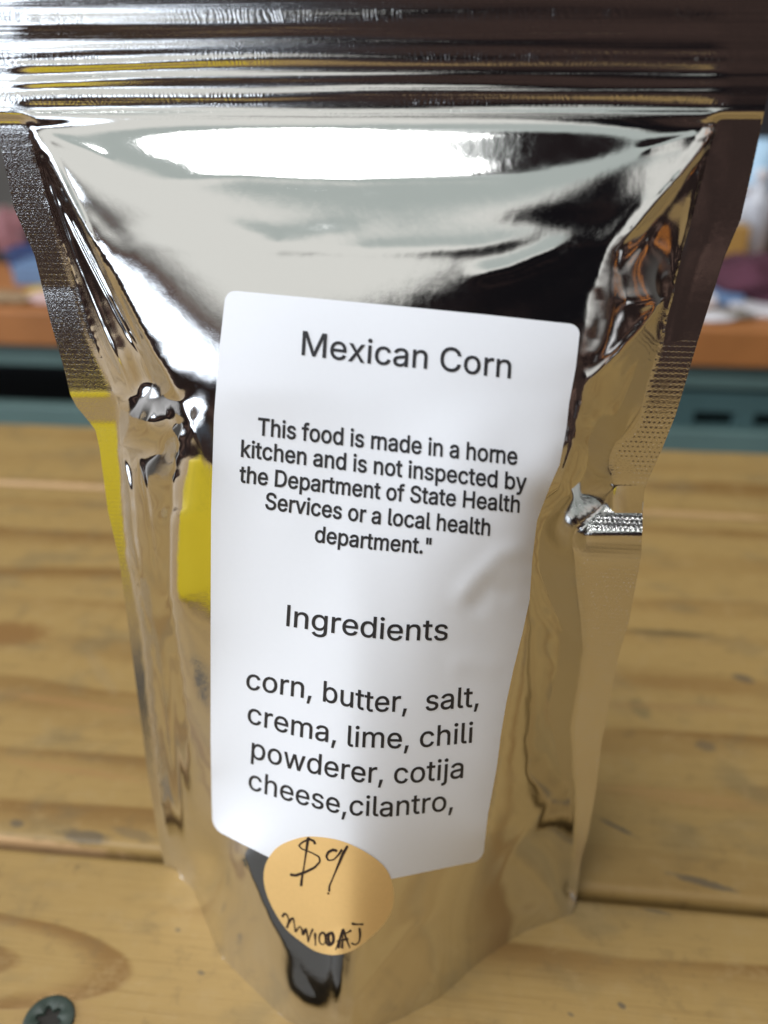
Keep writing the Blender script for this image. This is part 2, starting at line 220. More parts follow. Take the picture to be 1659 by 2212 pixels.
    117: (410, [224,-5,261,12,291,43,317,98,292,98,292,-6,363,-6,363,385,290,385,290,153,287,124,278,100,264,81,246,67,225,59,200,56,167,62,141,79,125,107,120,145,120,385,47,385,47,139,51,94,64,56,84,26,112,5,145,-7,182,-11,292,46],
         [21,22,19,16,27,28,28,15,16,27,16,26,16,17,26,25,26,17,24,25,17,17,18,24,23,24,18,22,23,18,19,22,18,21,19,20,14,0,1,13,14,1,6,7,3,2,29,4,3,7,9,8,9,7,13,1,2,12,13,2,2,4,12,11,12,4,10,11,4,4,3,10,3,9,10,15,28,0,0,14,15,3,4,29,6,3,29,5,6,29]),
    119: (567, [203,-6,254,170,261,196,268,223,275,251,283,279,290,308,298,344,269,344,278,307,285,279,292,251,299,223,306,197,313,170,364,-6,434,-6,553,385,475,385,428,215,418,178,407,137,396,92,384,35,410,35,398,92,387,137,377,178,367,215,321,385,247,385,200,215,190,177,180,136,169,91,158,35,183,35,170,93,160,138,149,179,139,215,92,385,14,385,133,-6,284,283,397,95,170,94],
         [40,43,39,43,40,42,41,42,40,38,35,34,34,35,36,36,37,34,35,38,43,39,43,38,31,32,1,31,1,2,2,3,31,3,4,31,4,5,31,5,9,31,9,8,31,35,43,0,36,35,0,37,36,1,33,37,1,1,32,33,27,28,14,13,14,28,13,28,12,11,12,28,10,11,28,6,10,28,7,6,28,19,20,16,16,17,19,17,18,19,22,23,24,25,22,24,21,25,24,24,16,21,16,20,21,16,24,15,24,23,15,23,22,14,22,26,14,27,14,26,9,5,44,8,9,6,6,7,8,30,8,7,7,29,30,36,0,1,6,9,44,10,6,44,15,23,14,25,21,45,22,25,45,26,22,45,7,28,29,31,8,30,37,33,46,34,37,46,38,34,46]),
    120: (379, [95,-6,153,82,170,108,184,133,196,156,215,188,162,187,181,156,195,133,209,108,226,82,284,-6,368,-6,205,226,205,157,362,385,278,385,228,309,211,282,197,256,184,232,165,200,218,200,198,232,184,256,170,282,153,309,103,385,18,385,175,160,175,230,10,-6,189,143,205,188,205,171,229,192,205,200,205,221,191,245,175,167,175,187,175,200,175,216,150,194],
         [31,0,1,2,29,1,27,28,26,29,2,3,3,7,29,20,24,30,25,30,24,20,30,42,26,28,43,30,25,26,9,14,8,4,8,14,19,23,13,13,18,19,11,12,10,18,13,17,15,16,17,14,9,10,10,12,35,4,14,34,7,3,32,29,7,39,33,36,41,23,19,38,4,34,7,4,7,32,8,4,32,15,17,13,5,22,33,36,33,22,5,33,34,39,7,34,14,5,34,13,22,35,5,14,35,22,5,35,14,10,35,15,13,35,13,23,37,22,13,37,36,22,37,20,42,36,23,20,37,36,37,20,20,23,38,24,20,38,31,1,29,6,29,39,6,39,40,33,40,34,40,39,34,21,6,40,41,21,40,40,33,41,21,41,42,41,36,42,30,21,42,29,6,43,21,30,43,6,21,43,30,26,43,31,29,43]),
}
BOLD = {
    34: (321, [142,304,150,523,56,523,64,304,257,304,265,523,170,523,179,304],
         [0,1,3,2,3,1,4,5,7,6,7,5]),
    46: (188, [118,-14,138,-1,151,18,155,41,151,64,138,83,118,97,95,101,72,97,53,84,40,64,35,41,40,18,53,-1,72,-14,95,-19],
         [10,11,9,13,14,15,11,12,13,9,11,13,3,4,5,2,3,1,3,5,7,6,7,5,0,1,15,1,3,15,3,7,15,13,15,7,9,13,7,8,9,7]),
    68: (502, [294,-6,358,18,409,58,446,112,468,178,476,255,468,332,446,397,409,451,360,491,298,515,226,523,79,523,79,438,220,438,272,432,312,416,344,390,366,355,380,310,385,255,380,201,366,155,343,119,311,93,268,77,214,71,82,71,82,-14,220,-14,46,523,46,-14,139,-14,139,523,139,71,139,438],
         [30,31,13,13,12,30,27,28,32,28,27,31,13,31,27,12,13,33,0,24,25,0,25,29,26,29,25,11,14,15,15,10,11,29,26,32,32,26,34,35,14,33,14,11,33,16,17,9,19,20,5,5,6,19,23,1,2,2,3,23,22,23,3,3,4,22,21,22,4,4,5,21,5,20,21,19,6,18,6,7,18,17,18,7,7,8,17,9,17,8,24,0,1,1,23,24,10,15,16,16,9,10,27,32,34,13,27,35,27,34,35,33,13,35]),
    72: (517, [139,-14,139,218,378,218,378,-14,471,-14,471,523,378,523,378,303,139,303,139,523,46,523,46,-14],
         [11,0,1,10,11,1,1,8,10,8,9,10,2,3,4,4,5,2,7,2,5,5,6,7,8,1,2,2,7,8]),
    83: (447, [281,-18,329,-2,369,23,398,56,416,95,422,138,419,174,407,204,389,229,367,249,343,264,317,277,292,286,268,293,216,307,196,313,175,321,156,331,142,343,132,357,129,376,132,394,140,410,154,424,173,435,197,442,225,444,263,440,294,426,314,405,327,364,418,364,408,420,389,457,360,487,322,510,277,525,227,530,177,525,132,511,93,487,63,456,44,417,38,372,47,321,76,279,121,248,179,226,241,209,267,201,290,192,308,182,321,170,329,157,331,139,328,119,318,100,302,85,281,73,254,66,224,63,196,65,171,72,150,82,134,97,124,115,116,151,21,151,33,91,52,52,82,20,122,-4,169,-18,224,-23],
         [68,69,65,65,66,68,67,68,66,43,44,19,19,20,43,42,43,20,20,21,42,41,42,21,47,15,16,73,60,61,15,47,14,73,61,72,62,72,61,25,38,24,72,62,71,62,63,71,70,71,63,63,64,70,69,70,64,65,69,64,47,16,46,16,17,46,45,46,17,17,18,45,44,45,18,19,44,18,41,21,22,40,41,22,22,23,40,39,40,23,23,24,39,24,38,39,0,58,59,49,13,48,50,11,49,11,12,49,13,49,12,3,4,55,54,55,4,4,5,54,5,6,54,53,54,6,6,7,53,31,32,30,58,0,1,57,58,1,1,2,57,56,57,2,2,3,56,3,55,56,53,7,52,7,8,52,8,9,52,51,52,9,9,10,51,50,51,10,11,50,10,30,32,29,32,33,29,33,34,29,28,29,34,34,35,28,27,28,35,36,27,35,0,59,73,60,73,59,14,47,48,48,13,14,27,36,26,36,37,26,25,26,37,38,25,37]),
    84: (449, [179,438,179,-14,271,-14,271,438,431,438,431,523,18,523,18,438],
         [6,7,0,4,5,3,0,1,2,2,3,0,3,5,0,6,0,5]),
    97: (389, [193,-20,220,-12,243,0,262,14,275,30,280,38,263,38,263,-14,351,-14,351,252,347,293,335,327,316,353,294,372,268,385,242,393,217,397,194,398,161,396,129,389,98,376,69,357,45,330,21,283,107,257,119,280,128,291,140,301,155,309,173,315,196,317,217,315,234,309,246,301,254,290,260,275,262,256,262,256,260,250,257,247,249,244,232,241,207,238,176,234,149,230,122,224,95,217,70,205,49,189,31,168,20,141,16,108,21,70,36,37,59,11,88,-8,123,-19,160,-23,151,61,135,65,122,72,113,81,108,91,106,105,108,120,114,130,125,139,139,145,157,151,178,154,188,156,202,157,218,159,234,162,249,165,264,169,276,173,263,165,262,139,259,119,251,100,239,84,221,71,199,62,170,59,263,15,262,256],
         [53,54,61,61,62,53,52,53,62,62,63,52,51,52,63,63,64,51,50,51,64,49,50,64,64,65,49,48,49,65,65,47,48,22,23,24,24,25,22,69,70,43,0,84,57,58,57,84,57,58,56,59,56,58,45,67,68,44,45,68,68,69,44,69,43,44,28,29,19,29,18,19,56,59,55,59,60,55,54,55,60,61,54,60,47,65,66,46,47,66,66,67,46,67,45,46,22,25,26,21,22,26,26,27,21,20,21,27,27,28,20,28,19,20,42,71,72,31,16,30,17,30,16,41,73,74,74,40,41,83,1,2,82,83,2,42,72,73,73,41,42,32,15,31,16,31,15,5,4,8,76,5,8,8,9,76,8,4,7,6,3,85,4,5,6,5,76,79,78,79,76,77,78,76,38,39,76,76,9,38,36,38,9,37,36,9,9,10,37,35,37,10,10,11,35,3,6,2,82,2,6,81,82,6,80,81,6,6,5,80,5,79,80,40,74,75,75,76,40,76,39,40,35,11,34,11,12,34,33,34,12,12,13,33,32,33,13,13,14,32,15,32,14,1,83,0,84,0,83,43,70,71,71,42,43,30,17,29,18,29,17,4,6,85,7,4,85,37,35,86,36,37,86,38,36,86]),
    98: (424, [278,-16,321,4,356,36,383,79,399,130,404,189,399,247,383,299,356,341,321,372,278,392,229,399,194,395,165,385,143,371,127,355,115,340,111,333,128,333,128,523,39,523,39,-14,126,-14,126,45,111,45,115,38,127,22,144,6,166,-9,195,-19,230,-22,193,65,170,76,152,95,138,120,130,152,127,189,130,226,138,258,151,282,169,301,192,312,220,316,249,312,271,300,289,281,303,256,311,225,314,189,311,153,303,122,289,96,271,77,248,65,220,61,128,356,126,24],
         [24,21,25,20,21,17,17,16,20,25,21,22,24,25,23,17,21,36,16,17,18,18,15,16,20,16,15,28,31,27,31,32,27,41,13,14,23,26,27,27,32,23,32,33,23,24,23,33,33,34,24,34,35,24,21,24,35,36,21,35,17,36,37,37,38,17,38,39,17,18,17,39,39,40,18,40,41,18,41,14,18,18,14,55,30,53,54,30,54,29,12,42,11,43,44,10,53,30,0,0,52,53,11,42,43,43,10,11,3,4,50,49,50,4,4,5,49,48,49,5,47,48,5,5,6,47,46,47,6,6,7,46,52,0,1,1,2,52,51,52,2,2,3,51,3,50,51,46,7,45,7,8,45,44,45,8,8,9,44,10,44,9,31,28,29,29,54,31,42,12,41,13,41,12,15,18,55,20,15,55,19,20,55,25,22,56,23,25,56,26,23,56]),
    99: (396, [237,-20,265,-14,291,-4,314,10,335,27,353,48,367,72,381,112,295,134,286,108,280,96,272,86,262,77,251,70,238,65,224,62,208,61,177,65,154,77,135,97,122,123,113,153,110,187,113,222,122,253,135,279,154,299,177,311,208,316,223,315,238,311,250,306,261,299,271,291,279,281,285,270,294,245,380,267,365,307,351,330,334,351,313,368,290,381,264,391,236,396,207,398,155,392,109,372,72,340,43,297,26,246,20,187,26,130,43,79,72,36,109,4,155,-16,207,-22],
         [52,53,20,20,21,52,51,52,21,21,22,51,22,23,51,50,51,23,23,24,50,49,50,24,16,57,15,45,27,28,28,29,45,29,44,45,17,56,57,57,16,17,27,45,46,56,17,55,17,18,55,54,55,18,18,19,54,53,54,19,20,53,19,49,24,25,48,49,25,25,26,48,47,48,26,26,27,47,27,46,47,14,0,1,13,14,1,30,31,43,5,6,9,8,9,6,6,7,8,37,38,36,13,1,2,12,13,2,2,3,12,11,12,3,3,4,11,10,11,4,4,5,10,5,9,10,36,38,35,38,39,35,34,35,39,39,40,34,33,34,40,40,41,33,32,33,41,41,42,32,31,32,42,43,31,42,15,57,0,0,14,15,44,29,30,30,43,44]),
    100: (424, [230,-19,259,-9,281,6,297,22,310,38,314,45,299,45,299,-14,386,-14,386,523,297,523,297,333,314,333,310,340,298,355,281,371,259,385,231,395,195,399,147,392,104,372,69,341,42,299,26,247,20,189,25,130,42,79,68,36,104,4,147,-16,195,-22,176,65,154,77,135,96,122,122,113,153,110,189,113,225,122,256,135,281,153,300,176,312,205,316,232,312,255,301,273,282,286,258,295,226,298,189,295,152,286,120,273,95,255,76,232,65,205,61,299,24,297,356],
         [24,25,35,35,36,24,36,37,24,23,24,37,37,38,23,22,23,38,0,54,30,31,30,54,42,18,41,30,31,29,32,29,31,19,40,41,41,18,19,29,32,28,27,28,32,32,33,27,26,27,33,33,34,26,25,26,34,35,25,34,22,38,39,21,22,39,39,40,21,20,21,40,40,19,20,17,43,16,53,1,2,52,53,2,16,43,15,8,9,12,8,5,4,6,4,5,12,9,13,8,4,7,3,55,6,8,12,48,47,48,12,12,13,11,14,11,13,13,9,14,3,6,2,52,2,6,51,52,6,6,5,51,50,51,5,49,50,5,5,8,49,8,48,49,47,12,46,45,46,12,12,11,45,44,45,11,43,44,11,15,43,11,1,53,0,54,0,53,43,17,42,18,42,17,4,6,55,7,4,55,14,9,10,10,56,14,11,14,56,15,11,56]),
    101: (404, [252,-19,288,-9,319,8,345,30,365,56,384,100,298,122,285,95,275,83,263,73,249,66,232,62,213,60,183,64,158,74,138,90,123,112,113,142,110,178,110,210,113,238,122,263,135,285,154,302,177,312,205,316,233,312,255,302,272,286,285,263,293,235,298,177,365,229,61,235,61,155,385,155,385,194,381,244,370,287,352,322,329,351,301,373,271,387,238,396,205,399,153,392,107,371,70,339,43,296,26,245,20,187,26,129,43,79,71,36,110,4,157,-16,212,-22,293,230,112,234,112,155],
         [52,34,51,50,51,34,34,33,50,49,50,33,33,48,49,18,19,34,33,34,19,58,20,33,56,13,55,14,55,13,25,44,24,45,23,24,24,44,45,55,14,54,14,15,54,53,54,15,15,16,53,52,53,16,34,52,16,16,17,34,34,17,59,33,20,21,48,33,21,47,48,21,21,22,47,46,47,22,22,23,46,23,45,46,0,10,11,10,0,1,1,9,10,26,27,42,43,26,42,36,37,32,38,32,37,4,5,6,35,36,31,36,32,31,30,57,32,9,1,2,8,9,2,2,3,8,7,8,3,3,4,7,4,6,7,30,32,29,32,38,29,38,39,29,28,29,39,39,40,28,27,28,40,40,41,27,42,27,41,0,11,56,11,12,56,13,56,12,19,18,31,26,43,25,44,25,43,31,32,57,19,31,57,58,19,57,33,19,58,18,34,59,31,18,59,35,31,59]),
    102: (254, [-8,393,-8,313,242,313,242,393,156,-14,156,418,158,438,165,450,176,457,195,460,204,459,212,458,218,457,237,451,260,530,238,537,225,541,208,543,187,544,158,541,129,532,104,516,84,494,71,465,67,432,67,-14,156,313,156,393,67,393,67,313],
         [20,21,7,5,6,24,23,24,6,22,23,6,6,7,22,7,21,22,18,8,9,10,17,9,18,9,17,12,13,14,14,15,12,12,15,11,15,16,11,10,11,16,17,10,16,20,7,8,19,20,8,8,18,19,2,3,27,0,1,29,26,2,27,27,5,28,5,24,28,26,27,28,29,26,28,28,0,29,4,26,29,25,4,29]),
    104: (410, [131,254,139,276,151,293,168,305,187,312,210,315,240,310,262,295,277,270,282,234,282,-14,371,-14,371,241,367,288,353,327,331,358,302,381,267,394,227,399,183,392,144,374,112,340,80,273,128,273,128,523,39,523,39,-14,128,-14,128,226,128,357],
         [25,26,22,27,28,26,22,26,28,23,21,22,25,22,21,22,28,0,23,22,0,0,1,23,1,2,23,3,20,29,18,5,6,6,17,18,9,10,11,11,12,9,9,12,8,12,13,8,13,14,8,7,8,14,14,15,7,15,16,7,6,7,16,17,6,16,20,3,4,19,20,4,4,5,19,5,18,19,21,23,29,23,2,29,2,3,29,25,21,29,24,25,29]),
    105: (167, [128,-14,128,393,39,393,39,-14,105,432,124,444,136,462,141,483,136,505,124,522,105,534,84,538,62,534,44,522,31,505,27,483,31,462,44,444,62,432,84,429],
         [12,18,19,18,12,17,13,17,12,15,16,17,17,13,15,14,15,13,10,5,9,5,10,4,11,4,10,6,7,5,9,5,7,7,8,9,2,3,0,0,1,2,4,11,19,12,19,11]),
    107: (381, [183,185,190,185,386,390,279,393,115,226,96,226,99,111,128,-14,128,523,39,523,39,-14,397,-12,192,250,129,187,287,-14,128,137,128,239,219,216,152,158],
         [9,10,5,7,6,10,5,10,6,4,8,5,9,5,8,1,12,0,14,11,1,17,2,12,2,3,12,15,18,13,6,7,15,5,6,15,16,4,15,4,5,15,12,3,16,16,15,13,16,13,12,8,4,16,1,11,17,12,1,17,13,0,12,0,13,18,1,0,18,14,1,18]),
    108: (189, [151,-16,163,-15,175,-13,197,-8,180,71,163,67,159,66,154,66,147,66,136,68,132,71,129,79,128,99,128,523,39,523,39,83,44,43,64,10,96,-10,139,-16],
         [9,10,18,17,18,10,16,17,10,10,11,16,15,16,11,11,12,15,14,15,12,12,13,14,8,19,0,0,7,8,2,3,5,3,4,5,7,0,1,6,7,1,1,2,6,2,5,6,9,18,19,19,8,9]),
    109: (610, [128,-14,128,237,130,263,138,282,150,297,164,308,181,314,199,316,224,312,243,301,256,283,260,259,260,-14,349,-14,349,246,352,267,358,283,368,297,381,307,398,314,418,316,443,313,463,302,477,284,482,253,482,-14,571,-14,571,256,567,299,553,335,532,364,504,384,472,396,437,400,405,397,375,388,349,373,326,352,309,327,292,281,340,281,321,338,297,371,262,393,220,400,192,397,166,389,142,375,122,355,105,329,88,281,126,281,126,393,39,393,39,-14,319,341,126,359],
         [53,54,50,53,50,49,49,48,53,48,52,53,2,3,51,3,4,51,0,1,54,50,54,1,1,2,50,2,51,50,49,50,51,47,56,5,8,44,7,45,7,44,46,6,7,7,45,46,11,39,10,9,10,39,9,42,8,42,43,8,44,8,43,5,6,47,6,46,47,41,38,40,19,34,35,40,14,15,15,16,40,16,17,40,41,40,17,17,18,41,37,41,18,36,37,18,18,19,36,19,35,36,33,20,21,33,21,32,26,27,24,27,28,24,26,24,25,24,28,23,28,29,23,22,23,29,29,30,22,30,31,22,21,22,31,32,21,31,34,19,20,20,33,34,13,14,12,11,12,14,39,11,14,14,40,39,40,38,39,9,39,38,42,9,38,41,37,55,38,41,55,42,38,55,48,49,51,56,48,51,51,4,56,4,5,56,52,48,56]),
    110: (410, [131,254,139,276,151,293,168,305,187,312,210,315,240,310,262,295,277,270,282,234,282,-14,371,-14,371,241,367,288,353,327,331,358,302,381,267,394,227,399,183,392,144,374,112,340,80,273,126,273,126,393,39,393,39,-14,128,-14,128,226,126,355],
         [25,26,22,23,21,22,25,22,21,21,24,25,26,27,28,22,26,28,28,0,22,23,22,0,0,1,23,1,2,23,3,20,29,18,5,6,6,17,18,9,10,11,11,12,9,9,12,8,12,13,8,13,14,8,7,8,14,14,15,7,15,16,7,6,7,16,17,6,16,20,3,4,19,20,4,4,5,19,5,18,19,21,23,29,23,2,29,2,3,29,24,21,29]),
    111: (415, [260,-16,306,4,344,36,372,79,389,130,395,187,389,246,372,297,344,340,306,372,260,392,207,399,155,392,109,372,72,340,43,297,26,246,20,187,26,130,43,79,72,36,109,4,155,-16,207,-22,177,65,154,77,135,97,122,123,113,153,110,187,113,222,122,253,135,279,154,299,177,311,207,316,238,311,262,299,280,279,294,253,302,222,305,187,302,153,294,123,280,97,262,77,238,65,207,61],
         [17,18,28,28,29,17,29,30,17,16,17,30,24,22,23,34,11,12,22,24,21,24,25,21,20,21,25,25,26,20,19,20,26,26,27,19,18,19,27,28,18,27,16,30,31,15,16,31,31,32,15,14,15,32,32,33,14,13,14,33,33,34,13,34,12,13,4,5,42,41,42,5,40,41,5,5,6,40,46,0,1,45,46,1,1,2,45,44,45,2,2,3,44,43,44,3,3,4,43,4,42,43,40,6,39,6,7,39,38,39,7,7,8,38,37,38,8,8,9,37,36,37,9,10,36,9,0,46,23,46,47,23,24,23,47,11,34,35,35,36,11,36,10,11]),
    112: (424, [128,-157,128,45,111,45,115,38,127,22,144,6,166,-9,195,-19,230,-22,278,-16,321,4,356,36,383,79,399,130,404,189,399,247,383,299,356,341,321,372,278,392,229,399,194,395,165,385,143,371,127,355,115,340,111,333,126,333,126,393,39,393,39,-157,193,65,170,76,152,95,138,120,130,152,127,189,130,226,138,258,151,282,169,301,192,312,220,316,249,312,271,300,289,281,303,256,311,225,314,189,311,153,303,122,289,96,271,77,248,65,220,61,128,22,126,354],
         [29,30,2,2,30,3,26,25,29,3,30,4,4,1,3,2,3,1,29,2,36,25,26,27,27,24,56,29,25,28,6,31,5,40,41,23,41,22,23,5,31,1,31,32,1,32,33,1,2,1,33,33,34,2,34,35,2,36,2,35,29,36,37,26,29,37,37,38,26,38,39,26,27,26,39,39,40,27,40,23,27,24,27,23,8,53,54,8,54,7,21,42,20,43,44,19,53,8,9,9,52,53,20,42,43,43,19,20,12,13,50,49,50,13,13,14,49,48,49,14,47,48,14,14,15,47,46,47,15,15,16,46,52,9,10,10,11,52,51,52,11,11,12,51,12,50,51,46,16,45,16,17,45,44,45,17,17,18,44,19,44,18,31,6,7,7,54,31,42,21,41,22,41,21,30,0,4,0,55,4,1,4,55,5,1,55,25,27,56,28,25,56]),
    114: (259, [128,-14,128,236,130,258,138,276,150,291,166,302,185,309,207,312,218,311,228,310,237,309,257,306,257,397,238,398,230,398,221,399,212,399,177,394,145,379,119,356,107,335,126,335,126,393,39,393,39,-14,126,362],
         [21,19,20,23,20,19,19,22,23,0,1,24,23,24,1,20,23,1,1,2,20,2,3,20,21,20,3,3,4,21,21,18,25,16,7,8,17,6,7,7,16,17,11,12,10,13,10,12,10,13,9,14,9,13,9,14,8,14,15,8,16,8,15,21,4,5,5,6,21,18,21,6,6,17,18,19,21,25,22,19,25]),
    115: (365, [226,-18,265,-6,299,13,324,39,340,71,345,107,338,148,317,181,281,206,233,223,175,236,149,245,133,254,125,264,123,277,127,292,139,305,160,315,187,318,215,315,234,305,246,290,260,261,343,280,326,323,310,348,287,370,259,385,226,395,187,398,146,395,109,383,78,365,54,340,38,309,33,274,40,232,62,198,98,173,145,157,208,142,230,134,244,125,251,115,254,103,250,88,236,74,213,63,181,60,153,63,132,72,117,87,102,123,17,105,33,57,51,29,76,6,107,-10,143,-19,182,-22],
         [56,51,55,54,55,51,51,52,54,53,54,52,11,39,10,59,48,58,48,49,58,58,49,57,49,50,57,56,57,50,51,56,50,39,11,38,11,12,38,37,38,12,12,13,37,36,37,13,35,36,13,13,14,35,34,35,14,14,15,34,33,34,15,32,33,15,15,16,32,31,32,16,16,17,31,17,30,31,19,28,18,29,18,28,41,9,40,4,5,44,23,24,22,47,0,1,46,47,1,1,2,46,45,46,2,2,3,45,3,4,45,4,44,45,44,5,43,5,6,43,6,7,43,42,43,7,7,8,42,41,42,8,9,41,8,22,24,21,24,25,21,20,21,25,25,26,20,26,27,20,19,20,27,28,19,27,48,59,0,0,47,48,10,39,40,40,9,10,30,17,18,18,29,30]),
    116: (227, [-8,393,-8,313,218,313,218,393,51,92,58,47,82,11,120,-11,168,-18,181,-18,194,-17,206,-15,230,-8,213,70,192,66,183,65,176,64,171,64,155,66,147,71,142,80,140,98,140,485,51,485,140,313,140,393,51,393,51,313],
         [18,19,7,7,19,6,5,6,19,19,20,5,4,5,20,20,21,4,17,8,9,16,17,9,16,9,10,15,16,10,10,11,15,14,15,11,11,12,14,12,13,14,18,7,8,8,17,18,2,3,24,0,1,27,3,25,24,22,23,25,26,25,23,24,25,26,27,24,26,26,0,27,21,24,27,4,21,27]),
    118: (389, [236,-14,392,393,295,393,211,160,199,125,189,91,180,57,165,7,224,7,210,57,200,91,190,125,178,160,94,393,-3,393,153,-14,195,110],
         [12,6,5,5,11,12,15,7,6,6,12,15,14,15,12,13,14,12,9,3,10,4,10,3,8,0,9,3,9,0,0,1,3,1,2,3,7,15,0,0,8,7,6,7,8,8,9,6,5,6,9,9,10,5,10,4,16,5,10,16,11,5,16]),
    121: (389, [51,-154,62,-157,76,-159,92,-159,120,-157,145,-149,168,-135,187,-116,204,-92,217,-64,392,393,295,393,211,160,199,125,189,91,180,57,165,7,224,7,209,57,200,91,190,125,178,160,94,393,-3,393,148,-2,137,-31,129,-51,120,-64,111,-72,101,-75,89,-76,74,-74,51,-70,31,-148,195,110],
         [0,32,33,31,1,2,2,30,31,1,31,0,32,0,31,29,3,4,4,5,29,28,29,5,30,2,3,3,29,30,24,16,15,21,24,15,15,14,21,14,20,21,10,17,9,17,10,12,10,11,12,17,12,18,19,18,12,13,19,12,9,17,16,17,18,16,15,16,18,18,19,15,14,15,19,28,5,6,27,28,6,6,7,27,26,27,7,7,8,26,8,9,26,25,26,9,9,16,25,16,24,25,22,23,21,19,13,34,14,19,34,20,14,34,24,21,23]),
}
SPACE = 188
# ------------------------------------------------------------------ geometry helpers
def ray(u, v):
    u = np.asarray(u, float); v = np.asarray(v, float)
    return _fwd + ((u - CX) / F_PX)[..., None] * _right - ((v - CY) / F_PX)[..., None] * _up


def on_table(u, v, z=0.0):
    r = ray(u, v)
    return CAM + r * ((z - CAM[2]) / r[..., 2])[..., None]


def at_depth(u, v, y):
    r = ray(u, v)
    return CAM + r * (np.asarray(y) / r[..., 1])[..., None]


def link(name, me, parent=None, mat=None):
    o = bpy.data.objects.new(name, me); COL.objects.link(o)
    if parent: o.parent = parent
    if mat: me.materials.append(mat)
    return o


def mesh(name, verts, faces, mat=None, parent=None, smooth=True):
    """verts in working millimetres, world space; parent origin is subtracted"""
    v = np.asarray(verts, float) * MM
    if parent is not None:
        base = np.array(parent.location)
        if parent.parent: base = base + np.array(parent.parent.location)
        v = v - base
    me = bpy.data.meshes.new(name)
    me.from_pydata(v.tolist(), [], [tuple(map(int, f)) for f in faces])
    if smooth:
        me.polygons.foreach_set('use_smooth', [True] * len(me.polygons))
    me.update()
    return link(name, me, parent, mat)


def tag(o, label=None, cat=None, group=None, kind=None):
    for k, val in (('label', label), ('category', cat), ('group', group), ('kind', kind)):
        if val: o[k] = val
    return o


def empty(name, loc, label, cat, group=None):
    o = bpy.data.objects.new(name, None); COL.objects.link(o)
    o.location = Vector(np.asarray(loc, float) * MM)
    return tag(o, label, cat, group)


def grid_faces(n, m, off=0):
    i, j = np.meshgrid(np.arange(n - 1), np.arange(m - 1), indexing='ij')
    a = (i * m + j).ravel() + off
    return np.stack([a, a + m, a + m + 1, a + 1], 1)


def bm_obj(name, bm, mat=None, parent=None, smooth=False):
    for v in bm.verts:
        v.co *= MM
    me = bpy.data.meshes.new(name); bm.to_mesh(me); bm.free()
    if smooth:
        me.polygons.foreach_set('use_smooth', [True] * len(me.polygons))
    return link(name, me, parent, mat)


def bm_box(bm, x0, x1, y0, y1, z0, z1, bev=0.0, seg=3):
    r = bmesh.ops.create_cube(bm, size=1.0)
    for v in r['verts']:
        v.co = Vector(((x0 + x1) / 2 + v.co.x * (x1 - x0), (y0 + y1) / 2 + v.co.y * (y1 - y0), (z0 + z1) / 2 + v.co.z * (z1 - z0)))
    if bev:
        ed = {e for v in r['verts'] for e in v.link_edges}
        bmesh.ops.bevel(bm, geom=list(ed), offset=bev, segments=seg, affect='EDGES', profile=0.5)


# ------------------------------------------------------------------ materials
def new_mat(name):
    m = bpy.data.materials.new(name); m.use_nodes = True
    X.nt = m.node_tree
    return m, m.node_tree.nodes['Principled BSDF']


def setin(b, name, val):
    if isinstance(val, X): val = val.v
    if hasattr(val, 'is_output'): X.nt.links.new(val, b.inputs[name])
    elif isinstance(val, tuple): b.inputs[name].default_value = (*val, 1.0)
    else: b.inputs[name].default_value = val


def bump(b, height, dist, strength=1.0, normal=None):
    n = X.nt.nodes.new('ShaderNodeBump')
    n.inputs['Strength'].default_value = strength
    n.inputs['Distance'].default_value = dist
    X.nt.links.new(height.v if isinstance(height, X) else height, n.inputs['Height'])
    if normal: X.nt.links.new(normal, n.inputs['Normal'])
    X.nt.links.new(n.outputs[0], b.inputs['Normal'])
    return n.outputs[0]


def coords(kind='Object'):
    t = X.nt.nodes.new('ShaderNodeTexCoord')
    return t.outputs[kind]


def plain(name, col, rough=0.5, metal=0.0, var=0.12, scale=40.0, spec=None):
    m, b = new_mat(name)
    n = noise(coords(), scale, 3)
    lo = tuple(q * (1 - var) for q in col); hi = tuple(min(1, q * (1 + var)) for q in col)
    setin(b, 'Base Color', mix(lo, hi, n))
    setin(b, 'Roughness', rough); setin(b, 'Metallic', metal)
    if spec is not None: setin(b, 'Specular IOR Level', spec)
    return m


